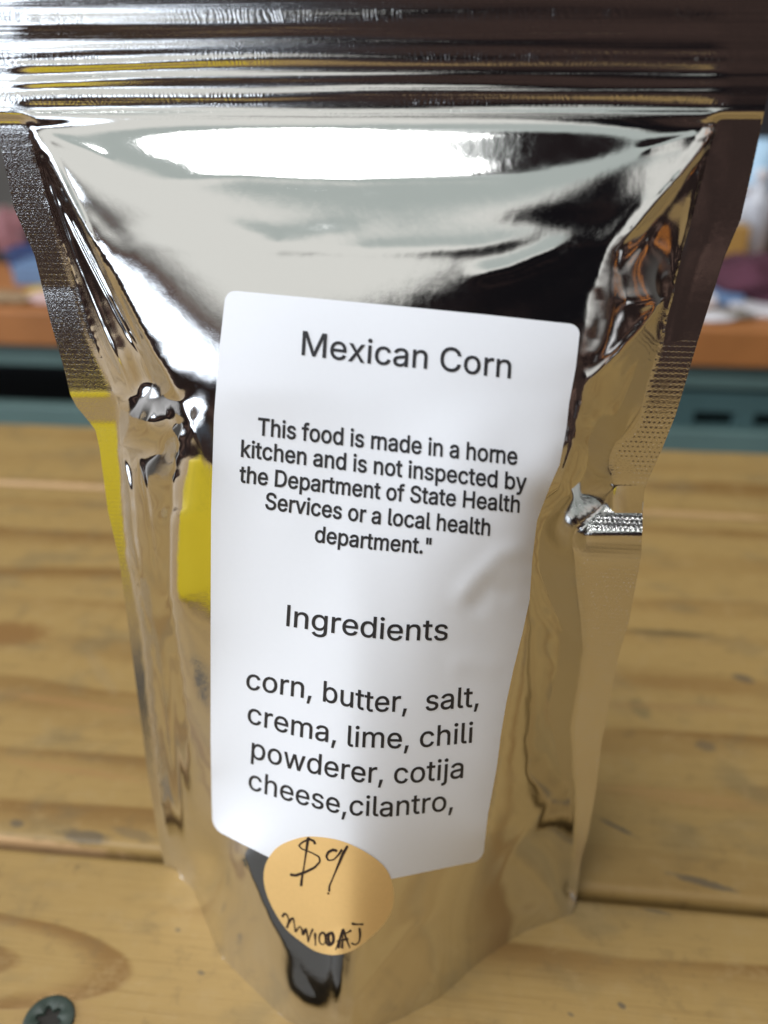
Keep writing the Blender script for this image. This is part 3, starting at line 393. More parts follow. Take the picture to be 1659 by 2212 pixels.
def foil(name, emboss=None):
    m, b = new_mat(name)
    setin(b, 'Metallic', 1.0)
    setin(b, 'Base Color', (0.73, 0.727, 0.715))
    setin(b, 'Roughness', 0.06)
    uv = coords('UV')
    ux, uy, _ = sep(uv)
    ux = ux * 150.0; uy = uy * 230.0                     # working millimetres on the flat film
    grain = noise(uv, 900.0, 2, 0.5)
    soft = noise(uv, 45.0, 2, 0.5)
    if emboss == 'seal':
        px, py = 1.05, 1.12
        row = X.op('FLOOR', uy / py)
        ph = row * 0.5 + noise(comb(ux * 0.02, uy * 0.02, 3.0), 3.0) * 1.4
        sx = X.op('SINE', (ux / px + ph) * (2 * math.pi))
        sy = X.op('SINE', (uy / py) * (2 * math.pi))
        keep = ramp(noise(comb(ux * 0.02, uy * 0.02, 1.0), 8.0, 3), 0.32, 0.55)
        h = sy * 0.26 + sx * 0.62 * (0.5 + sy * 0.5)
        h = h * (0.2 + 0.55 * keep) * (0.45 + 1.3 * ramp(ux, 60.0, 90.0) + 2.2 * ramp(uy, 190.0, 210.0) * ramp(ux, 60.0, 90.0))
        n = bump(b, h, 0.000024 * S, 1.0)
        n = bump(b, grain, 0.00006 * S, 0.5, n)
    elif emboss == 'zip':
        sx = X.op('SINE', (ux / 0.9 + soft * 5.0) * (2 * math.pi))
        rows = X.op('SINE', uy * (2 * math.pi / 6.3) + 1.0)
        patch = ramp(rows, 0.35, 0.8) * ramp(noise(uv, 6.0, 3), 0.4, 0.6)
        n = bump(b, sx * patch, 0.000012 * S, 1.0)
        n = bump(b, grain, 0.00004 * S, 0.5, n)
        st = noise(comb(ux * 0.012, uy * 1.4, 0.0), 1.0, 3, 0.6)
        n = bump(b, st, 0.00009 * S, 0.7, n)
        setin(b, 'Roughness', 0.07)
    else:
        scuff = noise(comb(ux * 0.09, uy * 0.16, 4.0), 1.0, 4, 0.65)
        setin(b, 'Roughness', 0.045 + 0.075 * ramp(scuff, 0.48, 0.75))
        n = bump(b, grain, 0.00002 * S, 0.35)
        bump(b, soft, 0.00012 * S, 0.3, n)
    return m


FOIL = foil('metallised_film')
FOIL_SEAL = foil('embossed_film', 'seal')
FOIL_ZIP = foil('ribbed_film', 'zip')


def paper_mat(name, col, fibre, rough):
    m, b = new_mat(name)
    o = coords()
    n = noise(o, 1500.0, 3, 0.6)
    n2 = noise(o, 60.0, 2)
    setin(b, 'Base Color', mix(tuple(q * (1 - fibre) for q in col), col, (n * 0.6 + n2 * 0.4)))
    setin(b, 'Roughness', rough)
    bump(b, n, 0.00002, 0.25)
    return m


PAPER = paper_mat('white_paper', (0.80, 0.825, 0.885), 0.04, 0.55)
KRAFT = paper_mat('orange_sticker_paper', (0.82, 0.535, 0.215), 0.16, 0.6)
INK = plain('black_print', (0.016, 0.016, 0.02), 0.55, var=0.3, scale=3000)
PEN = plain('dark_pen_ink', (0.022, 0.012, 0.012), 0.45, var=0.3, scale=3000)


# ------------------------------------------------------------------ the pouch surface
def poly(pts, q):
    p = np.array(pts, float)
    return np.interp(q, p[:, 0], p[:, 1])


Y0 = 162.6          # plane of the side seals
# outline of the flat film, traced as (v, u)
L_OUT = [(-170, -150), (0, -78), (310, 0), (380, 15), (450, 30), (553, 75), (688, 107), (803, 140), (853, 152), (878, 165), (908, 190), (928, 206),
         (968, 215), (1103, 233), (1206, 257), (1316, 272), (1426, 287), (1560, 305), (1679, 320), (1794, 340), (1845, 349), (1868, 358), (1880, 383),
         (1894, 390), (1929, 425), (1979, 441), (2069, 480), (2139, 550), (2185, 598), (2204, 618), (2222, 655), (2236, 705), (2241, 738)]
R_OUT = [(-170, 1755), (0, 1712), (235, 1652), (285, 1642), (370, 1624), (475, 1600), (553, 1566), (643, 1537), (748, 1504), (833, 1479), (898, 1459),
         (973, 1429), (1028, 1404), (1058, 1392), (1106, 1388), (1136, 1388), (1201, 1385), (1261, 1374), (1341, 1359), (1426, 1334), (1516, 1317),
         (1606, 1299), (1709, 1287), (1804, 1270), (1859, 1254), (1939, 1245), (1975, 1236), (1988, 1200), (2014, 1130), (2074, 1040), (2159, 945),
         (2200, 868), (2225, 805), (2236, 765), (2241, 742)]
L_IN = [(-170, -95), (0, -12), (255, 52), (277, 59), (361, 82), (430, 101), (468, 114), (538, 139), (621, 170), (690, 190), (753, 209), (820, 235), (857, 248),
        (890, 258), (920, 257), (1038, 264), (1181, 275), (1281, 300), (1400, 313), (1500, 322), (1600, 334), (1700, 345), (1800, 358), (1868, 370), (1880, 388), (1900, 398), (1960, 437)]
R_IN = [(-170, 1660), (0, 1617), (255, 1553), (277, 1547), (309, 1540), (395, 1518), (482, 1500), (545, 1476), (604, 1461), (631, 1452), (690, 1436), (760, 1420),
        (815, 1403), (899, 1385), (930, 1365), (955, 1330), (985, 1316), (1013, 1315), (1037, 1327), (1060, 1324), (1086, 1305), (1110, 1275), (1135, 1246), (1165, 1236),
        (1202, 1240), (1271, 1246), (1340, 1254), (1406, 1259), (1480, 1248), (1568, 1232), (1667, 1238), (1760, 1245), (1850, 1240), (1930, 1228), (1972, 1222), (1985, 1200)]


def lout(v): return poly(L_OUT, v)
def rout(v): return poly(R_OUT, v)
def lin(v): return np.maximum(poly(L_IN, v), lout(v) + 3.0 * (v < 1960))
def rin(v): return np.minimum(poly(R_IN, v), rout(v) - 3.0 * (v < 1985))


# heights (working mm toward the viewer) along traced lines: (u, v, h)
# tilt (degrees upward) of the film down the middle of the face, integrated to a height
TILT = [(258, 12), (272, 26), (288, 36), (305, 38.5), (345, 38.5), (368, 35), (395, 31), (430, 29.5), (500, 27.5), (600, 24.5), (700, 21), (860, 16), (1100, 13), (1300, 12), (1600, 11), (1900, 9), (2100, 6), (2241, 3)]


def centre_line():
    h = 1.9; out = [(-170, .6), (120, .8), (235, 1.4)]
    for v in range(256, 2242):
        r = ray(760.0, float(v)); r1 = ray(760.0, float(v) + 1)
        k, k1 = r[2] / r[1], r1[2] / r1[1]
        t = math.tan(math.radians(np.interp(v, [q[0] for q in TILT], [q[1] for q in TILT])))
        h += -t * (Y0 - h) * (k1 - k) / (1 - t * k1)
        out.append((v, h))
    out = np.array(out); x = np.interp(860, out[:, 0], out[:, 1]); e = out[-1, 1]
    tail = out[:, 0] > 860
    out[tail, 1] = x + (44.8 - x) * (out[tail, 1] - x) / (e - x)
    return out


H_C = centre_line()
RIDGE_L = [(62, 270, .8), (110, 360, 3.6), (180, 480, 7.6), (260, 620, 11.4), (330, 760, 15.2), (372, 830, 17.4), (390, 860, 18.2)]
RIDGE_R = [(1545, 278, .8), (1480, 360, 4.0), (1400, 445, 8.0), (1318, 530, 11.6), (1292, 600, 13.6), (1272, 700, 16.2), (1258, 770, 17.8), (1252, 840, 19.0), (1240, 957, 20.6), (1212, 1050, 21.8)]


def face_target(u, v):
    """broad shape of the main face between its two ridges, v from 262 to 850"""
    L = np.array(RIDGE_L); R = np.array(RIDGE_R)
    ul = np.interp(v, L[:, 1], L[:, 0]); hl = np.interp(v, L[:, 1], L[:, 2])
    ur = np.interp(v, R[:, 1], R[:, 0]); hr = np.interp(v, R[:, 1], R[:, 2])
    q = np.clip((u - ul) / (ur - ul), 0, 1)
    hc = np.interp(v, H_C[:, 0], H_C[:, 1])
    edge = hl + (hr - hl) * q
    return edge + (hc - edge) * np.clip(1 - np.abs(2 * q - 1) ** np.interp(v, [270, 345, 480], [5.5, 5.0, 2.6]), 0, 1), (u > ul + 22) & (u < ur - 22) & (v > 266) & (v < 845)


LINES = [
    # (points, weight)
    ([(760, v, h) for v, h in H_C[3::12]], 0.6),
    (RIDGE_L, 1.2),
    (RIDGE_R, 1.2),
    ([(92, 340, 1.2), (118, 400, 1.7), (150, 480, 2.4), (212, 640, 4.3), (268, 770, 6.2), (288, 830, 5.4)], 1.0),
    ([(96, 340, 1.7), (128, 400, 2.6), (168, 480, 3.9), (245, 640, 6.6), (312, 770, 8.7), (335, 830, 8.0)], 1.0),
    # left folds
    ([(240, 850, 2.0), (270, 855, 3.2), (295, 857, 5.0), (340, 862, 11.0), (390, 860, 17.6)], 1.5),
    ([(280, 905, 4.5), (320, 915, 10.5), (360, 925, 14), (392, 915, 18)], 1.0),
    ([(268, 970, 1.2), (305, 975, 4.4), (345, 980, 8.8), (372, 975, 14.5)], 1.2),
    ([(275, 1100, 1.5), (300, 1100, 5.0), (345, 1100, 12.8)], 1.2),
    ([(300, 1180, 4.5), (340, 1180, 12.0)], 0.6),
    ([(390, 860, 17.6), (388, 930, 19.4), (378, 1000, 20.2), (370, 1080, 20.8), (366, 1180, 21.0), (368, 1290, 21.2), (378, 1360, 21.0), (392, 1450, 20.2), (410, 1600, 18.6), (428, 1750, 16.0)], 1.2),
    ([(456, 900, 20.6), (456, 1000, 22.0), (456, 1200, 22.6), (456, 1350, 23.0), (457, 1600, 22.0), (462, 1780, 20.5)], 0.7),
    ([(525, 1845, 31.4), (545, 1900, 33.3), (580, 1980, 36.0), (630, 2070, 39.3), (690, 2160, 43.2)], 1.0),
    ([(600, 1880, 34.9), (640, 1960, 37.6), (700, 2060, 41.3)], 0.5),
    ([(470, 1840, 24.0), (490, 1920, 27.0)], 0.6),
    # right folds
    ([(1452, 631, 1.5), (1430, 655, 4.5), (1380, 715, 9.5), (1320, 780, 15.0), (1264, 826, 19.2)], 1.0),
    ([(1440, 470, 3.2), (1400, 520, 6.0)], 0.6),
    ([(1365, 800, 6.0), (1330, 860, 9.0), (1300, 900, 11.5)], 0.8),
    ([(1276, 900, 16), (1268, 1000, 15), (1240, 1080, 15)], 0.8),
    ([(1165, 1110, 22.5), (1149, 1206, 23.0), (1129, 1366, 24.0), (1094, 1516, 26.0), (1074, 1659, 27.0), (1050, 1800, 27)], 0.7),
    ([(1190, 1250, 14), (1200, 1340, 14), (1190, 1450, 14.5), (1165, 1600, 15.5), (1150, 1750, 16)], 0.5),
]
CREASES = [
    [(62, 270), (110, 360), (180, 480), (260, 620), (330, 760), (390, 860)],
    [(1545, 278), (1480, 360), (1400, 445), (1318, 530), (1292, 600)],
    [(240, 856), (295, 857), (340, 862), (390, 860)],
    [(390, 860), (420, 940), (456, 1000)],
    [(295, 857), (268, 915)],
    [(1452, 631), (1430, 655), (1380, 715), (1320, 780), (1264, 826), (1240, 957)],
    [(525, 1845), (545, 1900), (580, 1980), (630, 2070), (690, 2160)],
    [(388, 930), (378, 1000), (370, 1080), (366, 1180), (368, 1290), (378, 1360), (392, 1450), (410, 1600)],
]


def dense(pts, step=3.0):
    p = np.array(pts, float)
    seg = np.hypot(*(p[1:, :2] - p[:-1, :2]).T)
    t = np.concatenate([[0], np.cumsum(seg)])
    q = np.arange(0, t[-1] + step, step)
    return np.stack([np.interp(q, t, p[:, k]) for k in range(p.shape[1])], 1)


U0, U1, V0, V1 = -180.0, 1800.0, -200.0, 2290.0


def strip_target(u, v):
    """height of the flat seal strips: slight waves, and the folded kink on each side"""
    right = u > 829
    h = np.where(right, 0.25, 0.06) * np.sin(v / 95.0 + u / 300.0)
    k = -3.2 * np.exp(-((v - 1080) / 23.0) ** 2) + 3.6 * np.exp(-((v - 1160) / 33.0) ** 2)
    h = h + np.where(right, k * np.clip((u - 1225) / 40, 0, 1), 0)
    # strip leans back a little above the kinks, forward under them
    h = h + np.where(right, -0.0035 * np.clip(930 - v, 0, 400) * np.clip((930 - v) / 250, 0, 1), 0)
    kl = np.where(v < 852, 0.0075 * np.clip(v - 620, 0, 232), 1.74 * (1 - np.clip((v - 852) / 62.0, 0, 1)))
    h = h + np.where(~right, kl, 0)
    return h


def solve_height():
    h = None
    for step in (48.0, 24.0, 12.0, 6.0):
        nu = int(round((U1 - U0) / step)) + 1; nv = int(round((V1 - V0) / step)) + 1
        us = U0 + np.arange(nu) * step; vs = V0 + np.arange(nv) * step
        K = np.zeros((nv, nu)); T = np.zeros((nv, nu))

        def put(u, v, val, w):
            i = np.clip(np.round((v - V0) / step).astype(int), 0, nv - 1); j = np.clip(np.round((u - U0) / step).astype(int), 0, nu - 1)
            np.add.at(K, (i, j), w); np.add.at(T, (i, j), w * val)
        VV, UU = np.meshgrid(vs, us, indexing='ij')
        # seal strips and header
        st = ((UU < lin(VV)) | (UU > rin(VV))) & (VV < np.where(UU > 829, 1925, 1868)) & (VV > 255)
        st |= (VV <= 255)
        tgt = strip_target(UU, VV)
        head = np.where(VV <= 255, 0.6 + 1.2 * np.clip((VV - 120) / 135, 0, 1) ** 2, tgt)
        K[st] += 3.0; T[st] += 3.0 * head[st]
        ft, fm = face_target(UU, VV)
        K[fm] += 0.12; T[fm] += 0.12 * ft[fm]
        for pts, w in LINES:
            d = dense(pts); put(d[:, 0], d[:, 1], d[:, 2], w * 0.6)
        # bottom edge stands on the table
        vb = np.arange(1872, 2241, 1.0)
        for fn in (lout, rout):
            u = fn(vb); ok = np.ones_like(vb, bool) if fn is lout else vb > 1978
            y = on_table(u, vb)[:, 1]
            put(u[ok], vb[ok], (Y0 - y)[ok], 2.0)
            wall = (vb > 1885) & (u > 402) & (u < 1212) & ok
            for up in (20, 40, 60):                     # the film rises steeply from the table edge
                put(u[wall], vb[wall] - up, (Y0 - y)[wall] - 0.012 * up, 0.5)
        bend = np.ones((nv, nu))
        for cpts in CREASES:
            d = dense(cpts)
            i = np.clip(np.round((d[:, 1] - V0) / step).astype(int), 0, nv - 1); j = np.clip(np.round((d[:, 0] - U0) / step).astype(int), 0, nu - 1)
            bend[i, j] = 0.03
        # fold line at the inner edge of the seals and under the zip
        for vv in range(nv):
            v = vs[vv]
            if 262 < v < 1960:
                for u in (lin(v), rin(v)):
                    bend[vv, int(np.clip(round((float(u) - U0) / step), 0, nu - 1))] = 0.03
        sc4 = (12.0 / step) ** 2 if step < 12 else 1.0
        wp = 1.0; wm = 0.02
        bxx = bend[:, 1:-1]; byy = bend[1:-1, :]; bxy = bend[:-1, :-1]

        def A(x):
            y = K * x
            a = bxx * (x[:, :-2] - 2 * x[:, 1:-1] + x[:, 2:]) * wp
            y[:, :-2] += a; y[:, 1:-1] -= 2 * a; y[:, 2:] += a
            a = byy * (x[:-2] - 2 * x[1:-1] + x[2:]) * wp
            y[:-2] += a; y[1:-1] -= 2 * a; y[2:] += a
            a = 2 * bxy * (x[1:, 1:] - x[1:, :-1] - x[:-1, 1:] + x[:-1, :-1]) * wp
            y[1:, 1:] += a; y[1:, :-1] -= a; y[:-1, 1:] -= a; y[:-1, :-1] += a
            a = wm * (x[:, 1:] - x[:, :-1]); y[:, 1:] += a; y[:, :-1] -= a
            a = wm * (x[1:] - x[:-1]); y[1:] += a; y[:-1] -= a
            return y
        if h is None: x = np.where(K > 0, T / np.maximum(K, 1e-9), 15.0)
        else:
            # refine the coarser solution
            ci = np.clip((vs - V0) / (step * 2), 0, h.shape[0] - 1.001); cj = np.clip((us - U0) / (step * 2), 0, h.shape[1] - 1.001)
            i0 = ci.astype(int); j0 = cj.astype(int); fi = (ci - i0)[:, None]; fj = (cj - j0)[None]
            x = (h[i0][:, j0] * (1 - fi) * (1 - fj) + h[i0 + 1][:, j0] * fi * (1 - fj) + h[i0][:, j0 + 1] * (1 - fi) * fj + h[i0 + 1][:, j0 + 1] * fi * fj)
        P = 1.0 / (K + 20.0)
        r = T - A(x); z = P * r; p = z.copy(); rz = (r * z).sum()
        for it in range(500):
            Ap = A(p); al = rz / (p * Ap).sum()
            x += al * p; r -= al * Ap
            z = P * r; rz2 = (r * z).sum()
            if rz2 < 1e-9: break
            p = z + (rz2 / rz) * p; rz = rz2
        h = x
    return h, step


HG, HSTEP = solve_height()


def seg_dist(u, v, pts):
    """distance to a polyline, signed-side value, and parameter 0..1 along it"""
    p = np.array(pts, float)
    L = np.concatenate([[0], np.cumsum(np.hypot(*(p[1:] - p[:-1]).T))])
    best = np.full(u.shape, 1e9); par = np.zeros(u.shape)
    for k in range(len(p) - 1):
        a, b = p[k], p[k + 1]; d = b - a; l2 = d @ d
        t = np.clip(((u - a[0]) * d[0] + (v - a[1]) * d[1]) / l2, 0, 1)
        q = np.hypot(u - a[0] - t * d[0], v - a[1] - t * d[1])
        w = q < best
        best = np.where(w, q, best); par = np.where(w, (L[k] + t * math.sqrt(l2)) / L[-1], par)
    return best, par


WRINKLES = [
    # polyline, half width (grid px), height (mm): long soft buckles and small crinkles of the film
    ([(95, 300), (150, 420), (230, 590), (300, 740), (350, 840)], 7, 0.8),
    ([(110, 390), (190, 550), (275, 715), (345, 830)], 5, -0.7),
    ([(105, 340), (175, 490), (255, 660), (330, 800)], 4.5, 0.55),
    ([(75, 310), (112, 420), (160, 560), (222, 710), (285, 850)], 6, 0.8),
    ([(100, 430), (126, 500), (160, 610), (192, 720), (245, 838)], 5, 0.4),
    ([(78, 288), (120, 300), (190, 325), (250, 350)], 13, 0.22),
    ([(75, 300), (100, 345), (180, 440), (290, 540)], 20, -0.12),
    ([(1535, 288), (1480, 298), (1420, 314), (1370, 326)], 12, 0.22),
    ([(1548, 282), (1475, 372), (1395, 465), (1325, 545)], 7, 0.55),
    ([(1540, 300), (1470, 400), (1390, 510), (1335, 590)], 14, -0.5),
    ([(1525, 330), (1495, 430), (1470, 540), (1455, 620)], 8, 0.45),
    ([(1440, 640), (1390, 655), (1330, 650)], 20, 0.25),
    ([(1290, 620), (1296, 690), (1278, 760)], 14, -0.2),
    ([(1452, 634), (1400, 690), (1330, 770), (1268, 824)], 9, 0.5),
    ([(1432, 700), (1375, 800), (1320, 920)], 11, 0.35),
    ([(1262, 826), (1246, 900), (1238, 960), (1205, 1060)], 6, 0.45),
    ([(1300, 960), (1270, 1010), (1225, 1050), (1180, 1080)], 20, 0.25),
    ([(1256, 1406), (1220, 1360), (1185, 1290), (1160, 1215)], 9, 0.5),
    ([(1258, 1410), (1215, 1480), (1175, 1600), (1160, 1700)], 16, -0.4),
    ([(1240, 1280), (1250, 1350), (1258, 1405)], 5, 0.4),
    ([(1232, 1568), (1190, 1570), (1145, 1640), (1115, 1720)], 20, 0.2),
    ([(1150, 1450), (1165, 1520), (1145, 1590), (1105, 1640)], 18, 0.2),
    ([(1240, 1690), (1170, 1760), (1100, 1850), (1060, 1930)], 14, 0.5),
    ([(1238, 1720), (1180, 1800), (1130, 1900), (1110, 1990)], 22, -0.2),
    ([(1120, 1700), (1170, 1665), (1235, 1655)], 22, 0.15),
    ([(735, 2000), (728, 2100), (730, 2180), (735, 2235)], 16, 0.5),
    ([(740, 2220), (800, 2120), (880, 2020), (960, 1950)], 18, 0.4),
    ([(1160, 1175), (1080, 1200), (1020, 1260), (975, 1320)], 24, 0.36),
    ([(1120, 1290), (1060, 1270), (1010, 1330)], 24, -0.30),
    ([(1090, 1450), (1020, 1430), (960, 1440)], 26, 0.15),
    ([(300, 392), (520, 376), (760, 386), (1000, 382), (1200, 376)], 13, 0.10),
    ([(300, 520), (500, 535), (800, 540), (1040, 532), (1200, 500)], 18, 0.10),
    ([(410, 470), (600, 520), (800, 500)], 26, 0.15),
    ([(1000, 600), (1100, 580), (1250, 520)], 22, 0.25),
    ([(275, 1180), (292, 1240), (300, 1290), (322, 1380)], 6, 0.8),
    ([(262, 960), (280, 1060), (288, 1160), (305, 1260)], 6, 0.9),
    ([(300, 980), (318, 1080), (330, 1180), (345, 1260)], 6, 0.5),
    ([(345, 1350), (365, 1450), (375, 1600), (395, 1760), (410, 1860)], 10, 0.7),
    ([(325, 1330), (345, 1480), (360, 1620), (375, 1780)], 9, -0.5),
    ([(300, 905), (335, 918), (380, 905)], 24, 0.8),
]
# ridges of the press-to-close zip and the header above it: (v at left, v at right, half width, height)
RIBS = [(-60, -62, 34, 0.5), (18, 12, 18, -0.08), (56, 52, 15, 0.12), (92, 84, 11, -0.07), (116, 108, 10, 0.11), (141, 134, 9, 0.20), (160, 152, 7, -0.12), (178, 170, 7, 0.13), (197, 189, 7, -0.10), (214, 207, 11, 0.12), (238, 232, 17, -0.36)]


def height(u, v, detail=True):
    u = np.asarray(u, float); v = np.asarray(v, float)
    gi = np.clip((v - V0) / HSTEP, 1.5, HG.shape[0] - 3.5); gj = np.clip((u - U0) / HSTEP, 1.5, HG.shape[1] - 3.5)
    i = np.floor(gi).astype(int); j = np.floor(gj).astype(int)
    a = gi - i; b = gj - j

    def w(t): return [(1 - t) ** 3 / 6, (3 * t ** 3 - 6 * t ** 2 + 4) / 6, (-3 * t ** 3 + 3 * t ** 2 + 3 * t + 1) / 6, t ** 3 / 6]
    wa, wb = w(a), w(b)
    h = 0
    for p in range(4):
        for q in range(4):
            h = h + wa[p] * wb[q] * HG[i + p - 1, j + q - 1]
    if detail:
        for pts, wd, amp in WRINKLES:
            d, t = seg_dist(u, v, pts)
            h = h + amp * np.exp(-(d / wd) ** 2) * np.clip(np.minimum(t, 1 - t) * 5, 0, 1)
        fade = np.clip((262 - v) / 25.0, 0, 1)
        edge = np.clip((u - 10) / 60, 0.15, 1) * np.clip((1590 - u) / 60, 0.15, 1)
        for va, vb, wd, amp in RIBS:
            vc = va + (vb - va) * (u / 1659.0) + 2.0 * np.sin(u / 260.0 + va) - 9.0 * np.sin(np.pi * u / 1659.0) + 2.5 * np.sin(u / 120.0 + va * 0.4)
            h = h + 1.5 * amp * (0.75 + 0.4 * np.sin(u / 330.0 + va * 1.7)) * np.exp(-((v - vc) / wd) ** 2) * fade * edge
        h = h + 0.07 * np.sin(u / 71.0 + v / 240.0) * np.sin(v / 97.0 - u / 190.0) * np.clip((v - 500) / 300, 0.15, 1) * (v > 262)
    return h


def surf(u, v, lift=0.0, detail=True):
    """point of the pouch front along the sight line, lifted `lift` mm off the film"""
    r = ray(u, v)
    t = (Y0 - height(u, v, detail)) / r[..., 1]
    n = np.linalg.norm(r, axis=-1)
    return CAM + r * (t - lift / n)[..., None]


base_pt = np.array([(-87.2 + 39.7) / 2, Y0 - 10, 0.0])
pouch = empty('foil_pouch', base_pt, 'shiny silver stand-up pouch with white printed label and orange price sticker', 'pouch')

NV = 640
vrow = np.linspace(-165, 2241, NV)
vrow[np.argmin(abs(vrow - 258))] = 258.0
HEAD = int(np.where(vrow == 258.0)[0][0])
NS, NM = 14, 330


def uv_layer(o, uv):
    me = o.data
    l = me.uv_layers.new(name='film')
    idx = np.empty(len(me.loops), int); me.loops.foreach_get('vertex_index', idx)
    l.data.foreach_set('uv', np.asarray(uv, np.float32)[idx].ravel())


def sheet(name, fa, fb, n, rows, mat, warp=None):
    vr = vrow[rows]
    s = np.linspace(0, 1, n)
    if warp is not None: s = warp(s)
    a = fa(vr)[:, None]; b = fb(vr)[:, None]
    u = a + (b - a) * s[None]; v = np.broadcast_to(vr[:, None], u.shape)
    P = surf(u, v)
    flatp = at_depth(u, v, Y0)
    P[..., 2] = np.maximum(P[..., 2], 0.05)
    o = mesh(name, P.reshape(-1, 3), grid_faces(len(vr), n), mat, pouch)
    uvc = np.stack([(flatp[..., 0] + 100) / 150.0, flatp[..., 2] / 230.0], -1).reshape(-1, 2)
    uv_layer(o, uvc)
    return o


r_head = np.arange(0, HEAD + 1); r_body = np.arange(HEAD, NV)
r_seal = r_body[vrow[r_body] <= 1876]
sheet('zip_closure', lout, rout, 260, r_head, FOIL_ZIP)
body_w = lambda s: s - 0.08 * np.sin(2 * np.pi * s)
front_l = lambda v: np.where(v <= vrow[r_seal[-1]], lin(v), lout(v))
front_r = lambda v: np.where(v <= vrow[r_seal[-1]], rin(v), np.where(v < 1990, np.maximum(rin(v), np.interp(v, [1876, 1985], [rin(1876.), rout(1985.)])), rout(v)))
sheet('front_panel', lambda v: front_l(v), lambda v: np.where(v <= 1985, rin(v), rout(v)), NM, r_body, FOIL, body_w)
sheet('side_seal', lout, lin, NS, r_seal, FOIL_SEAL)
r_seal2 = r_body[vrow[r_body] <= 1985]
sheet('side_seal', rin, rout, NS, r_seal2, FOIL_SEAL)

# back panel: the same outline, bulging away from the viewer
vb_rows = vrow[(vrow <= 1868)][::6]
sb = np.linspace(0, 1, 40)
ub = lout(vb_rows)[:, None] + (rout(vb_rows) - lout(vb_rows))[:, None] * sb[None]
vbk = np.broadcast_to(vb_rows[:, None], ub.shape)
Pb = at_depth(ub, vbk, Y0)
ztop = at_depth(800.0, 262.0, Y0)[2]
kz = np.clip((ztop - Pb[..., 2]) / ztop, 0, 1)
Pb[..., 1] += 0.5 + 38 * np.sin(np.pi * np.clip((sb - .06) / .88, 0, 1))[None] ** 0.7 * kz ** 0.7
last = Pb[-1].copy(); last[:, 2] = 0.05
Pb = np.concatenate([Pb, last[None]], 0)
ob = mesh('back_panel', Pb.reshape(-1, 3), grid_faces(len(Pb), 40)[:, ::-1], FOIL, pouch)
uv_layer(ob, np.stack([(Pb[..., 0] + 100) / 150.0, Pb[..., 2] / 230.0], -1).reshape(-1, 2))

# ------------------------------------------------------------------ the white label
TOP = [(487, 628), (495, 627), (829, 658), (1054, 680), (1219, 698), (1254, 701)]
RIGHT = [(1254, 701), (1251, 730), (1244, 793), (1229, 873), (1224, 923), (1209, 1003), (1189, 1048), (1169, 1100), (1160, 1125), (1150, 1206), (1144, 1296), (1129, 1366),
         (1109, 1446), (1094, 1516), (1082, 1586), (1073, 1659), (1054, 1759), (1047, 1820), (1043, 1858)]
BOTTOM = [(459, 1788), (475, 1798), (525, 1824), (577, 1850), (640, 1880), (700, 1900), (760, 1905), (849, 1898), (964, 1874), (1043, 1858)]
LEFT = [(487, 628), (485, 653), (472, 768), (462, 903), (456, 1106), (455, 1356), (455, 1600), (457, 1724), (459, 1788)]


def along(pts, t):
    p = np.array(pts, float)
    L = np.concatenate([[0], np.cumsum(np.hypot(*(p[1:] - p[:-1]).T))]); L /= L[-1]
    return np.stack([np.interp(t, L, p[:, 0]), np.interp(t, L, p[:, 1])], -1)


def label_uv(a, b):
    """Coons patch of the traced label edges: a across, b down"""
    a = np.asarray(a, float); b = np.asarray(b, float)
    A, B = a[..., None], b[..., None]
    t, bo, l, r = along(TOP, a), along(BOTTOM, a), along(LEFT, b), along(RIGHT, b)
    c = [np.array(q, float) for q in (TOP[0], TOP[-1], BOTTOM[0], BOTTOM[-1])]
    return (1 - B) * t + B * bo + (1 - A) * l + A * r - ((1 - A) * (1 - B) * c[0] + A * (1 - B) * c[1] + (1 - A) * B * c[2] + A * B * c[3])


na, nb = 150, 240
bb = np.linspace(0, 1, nb) ; 
bb = 0.5 - 0.5 * np.cos(np.pi * (0.06 + 0.88 * np.linspace(0, 1, nb))); bb = (bb - bb[0]) / (bb[-1] - bb[0])
rb, ra = 0.019, 0.032
edge_b = np.minimum(bb, 1 - bb)
inset = np.where(edge_b < rb, ra * (1 - np.sqrt(np.clip(1 - ((rb - edge_b) / rb) ** 2, 0, 1))), 0)
aa = inset[:, None] + (1 - 2 * inset[:, None]) * np.linspace(0, 1, na)[None]
uvl = label_uv(aa, np.broadcast_to(bb[:, None], aa.shape))
Pl = surf(uvl[..., 0], uvl[..., 1], 0.14)
label = mesh('label', Pl.reshape(-1, 3), grid_faces(nb, na), PAPER, pouch)



def finer(vs, fs):
    """split every triangle in four"""
    vs = list(vs); mid = {}; out = []

    def m(a, b):
        k = (min(a, b), max(a, b))
        if k not in mid:
            mid[k] = len(vs); vs.append(((vs[a][0] + vs[b][0]) / 2, (vs[a][1] + vs[b][1]) / 2))
        return mid[k]
    for a, b, c in fs:
        x, y, z = m(a, b), m(b, c), m(c, a)
        out += [[a, x, z], [x, b, y], [z, y, c], [x, y, z]]
    return vs, out


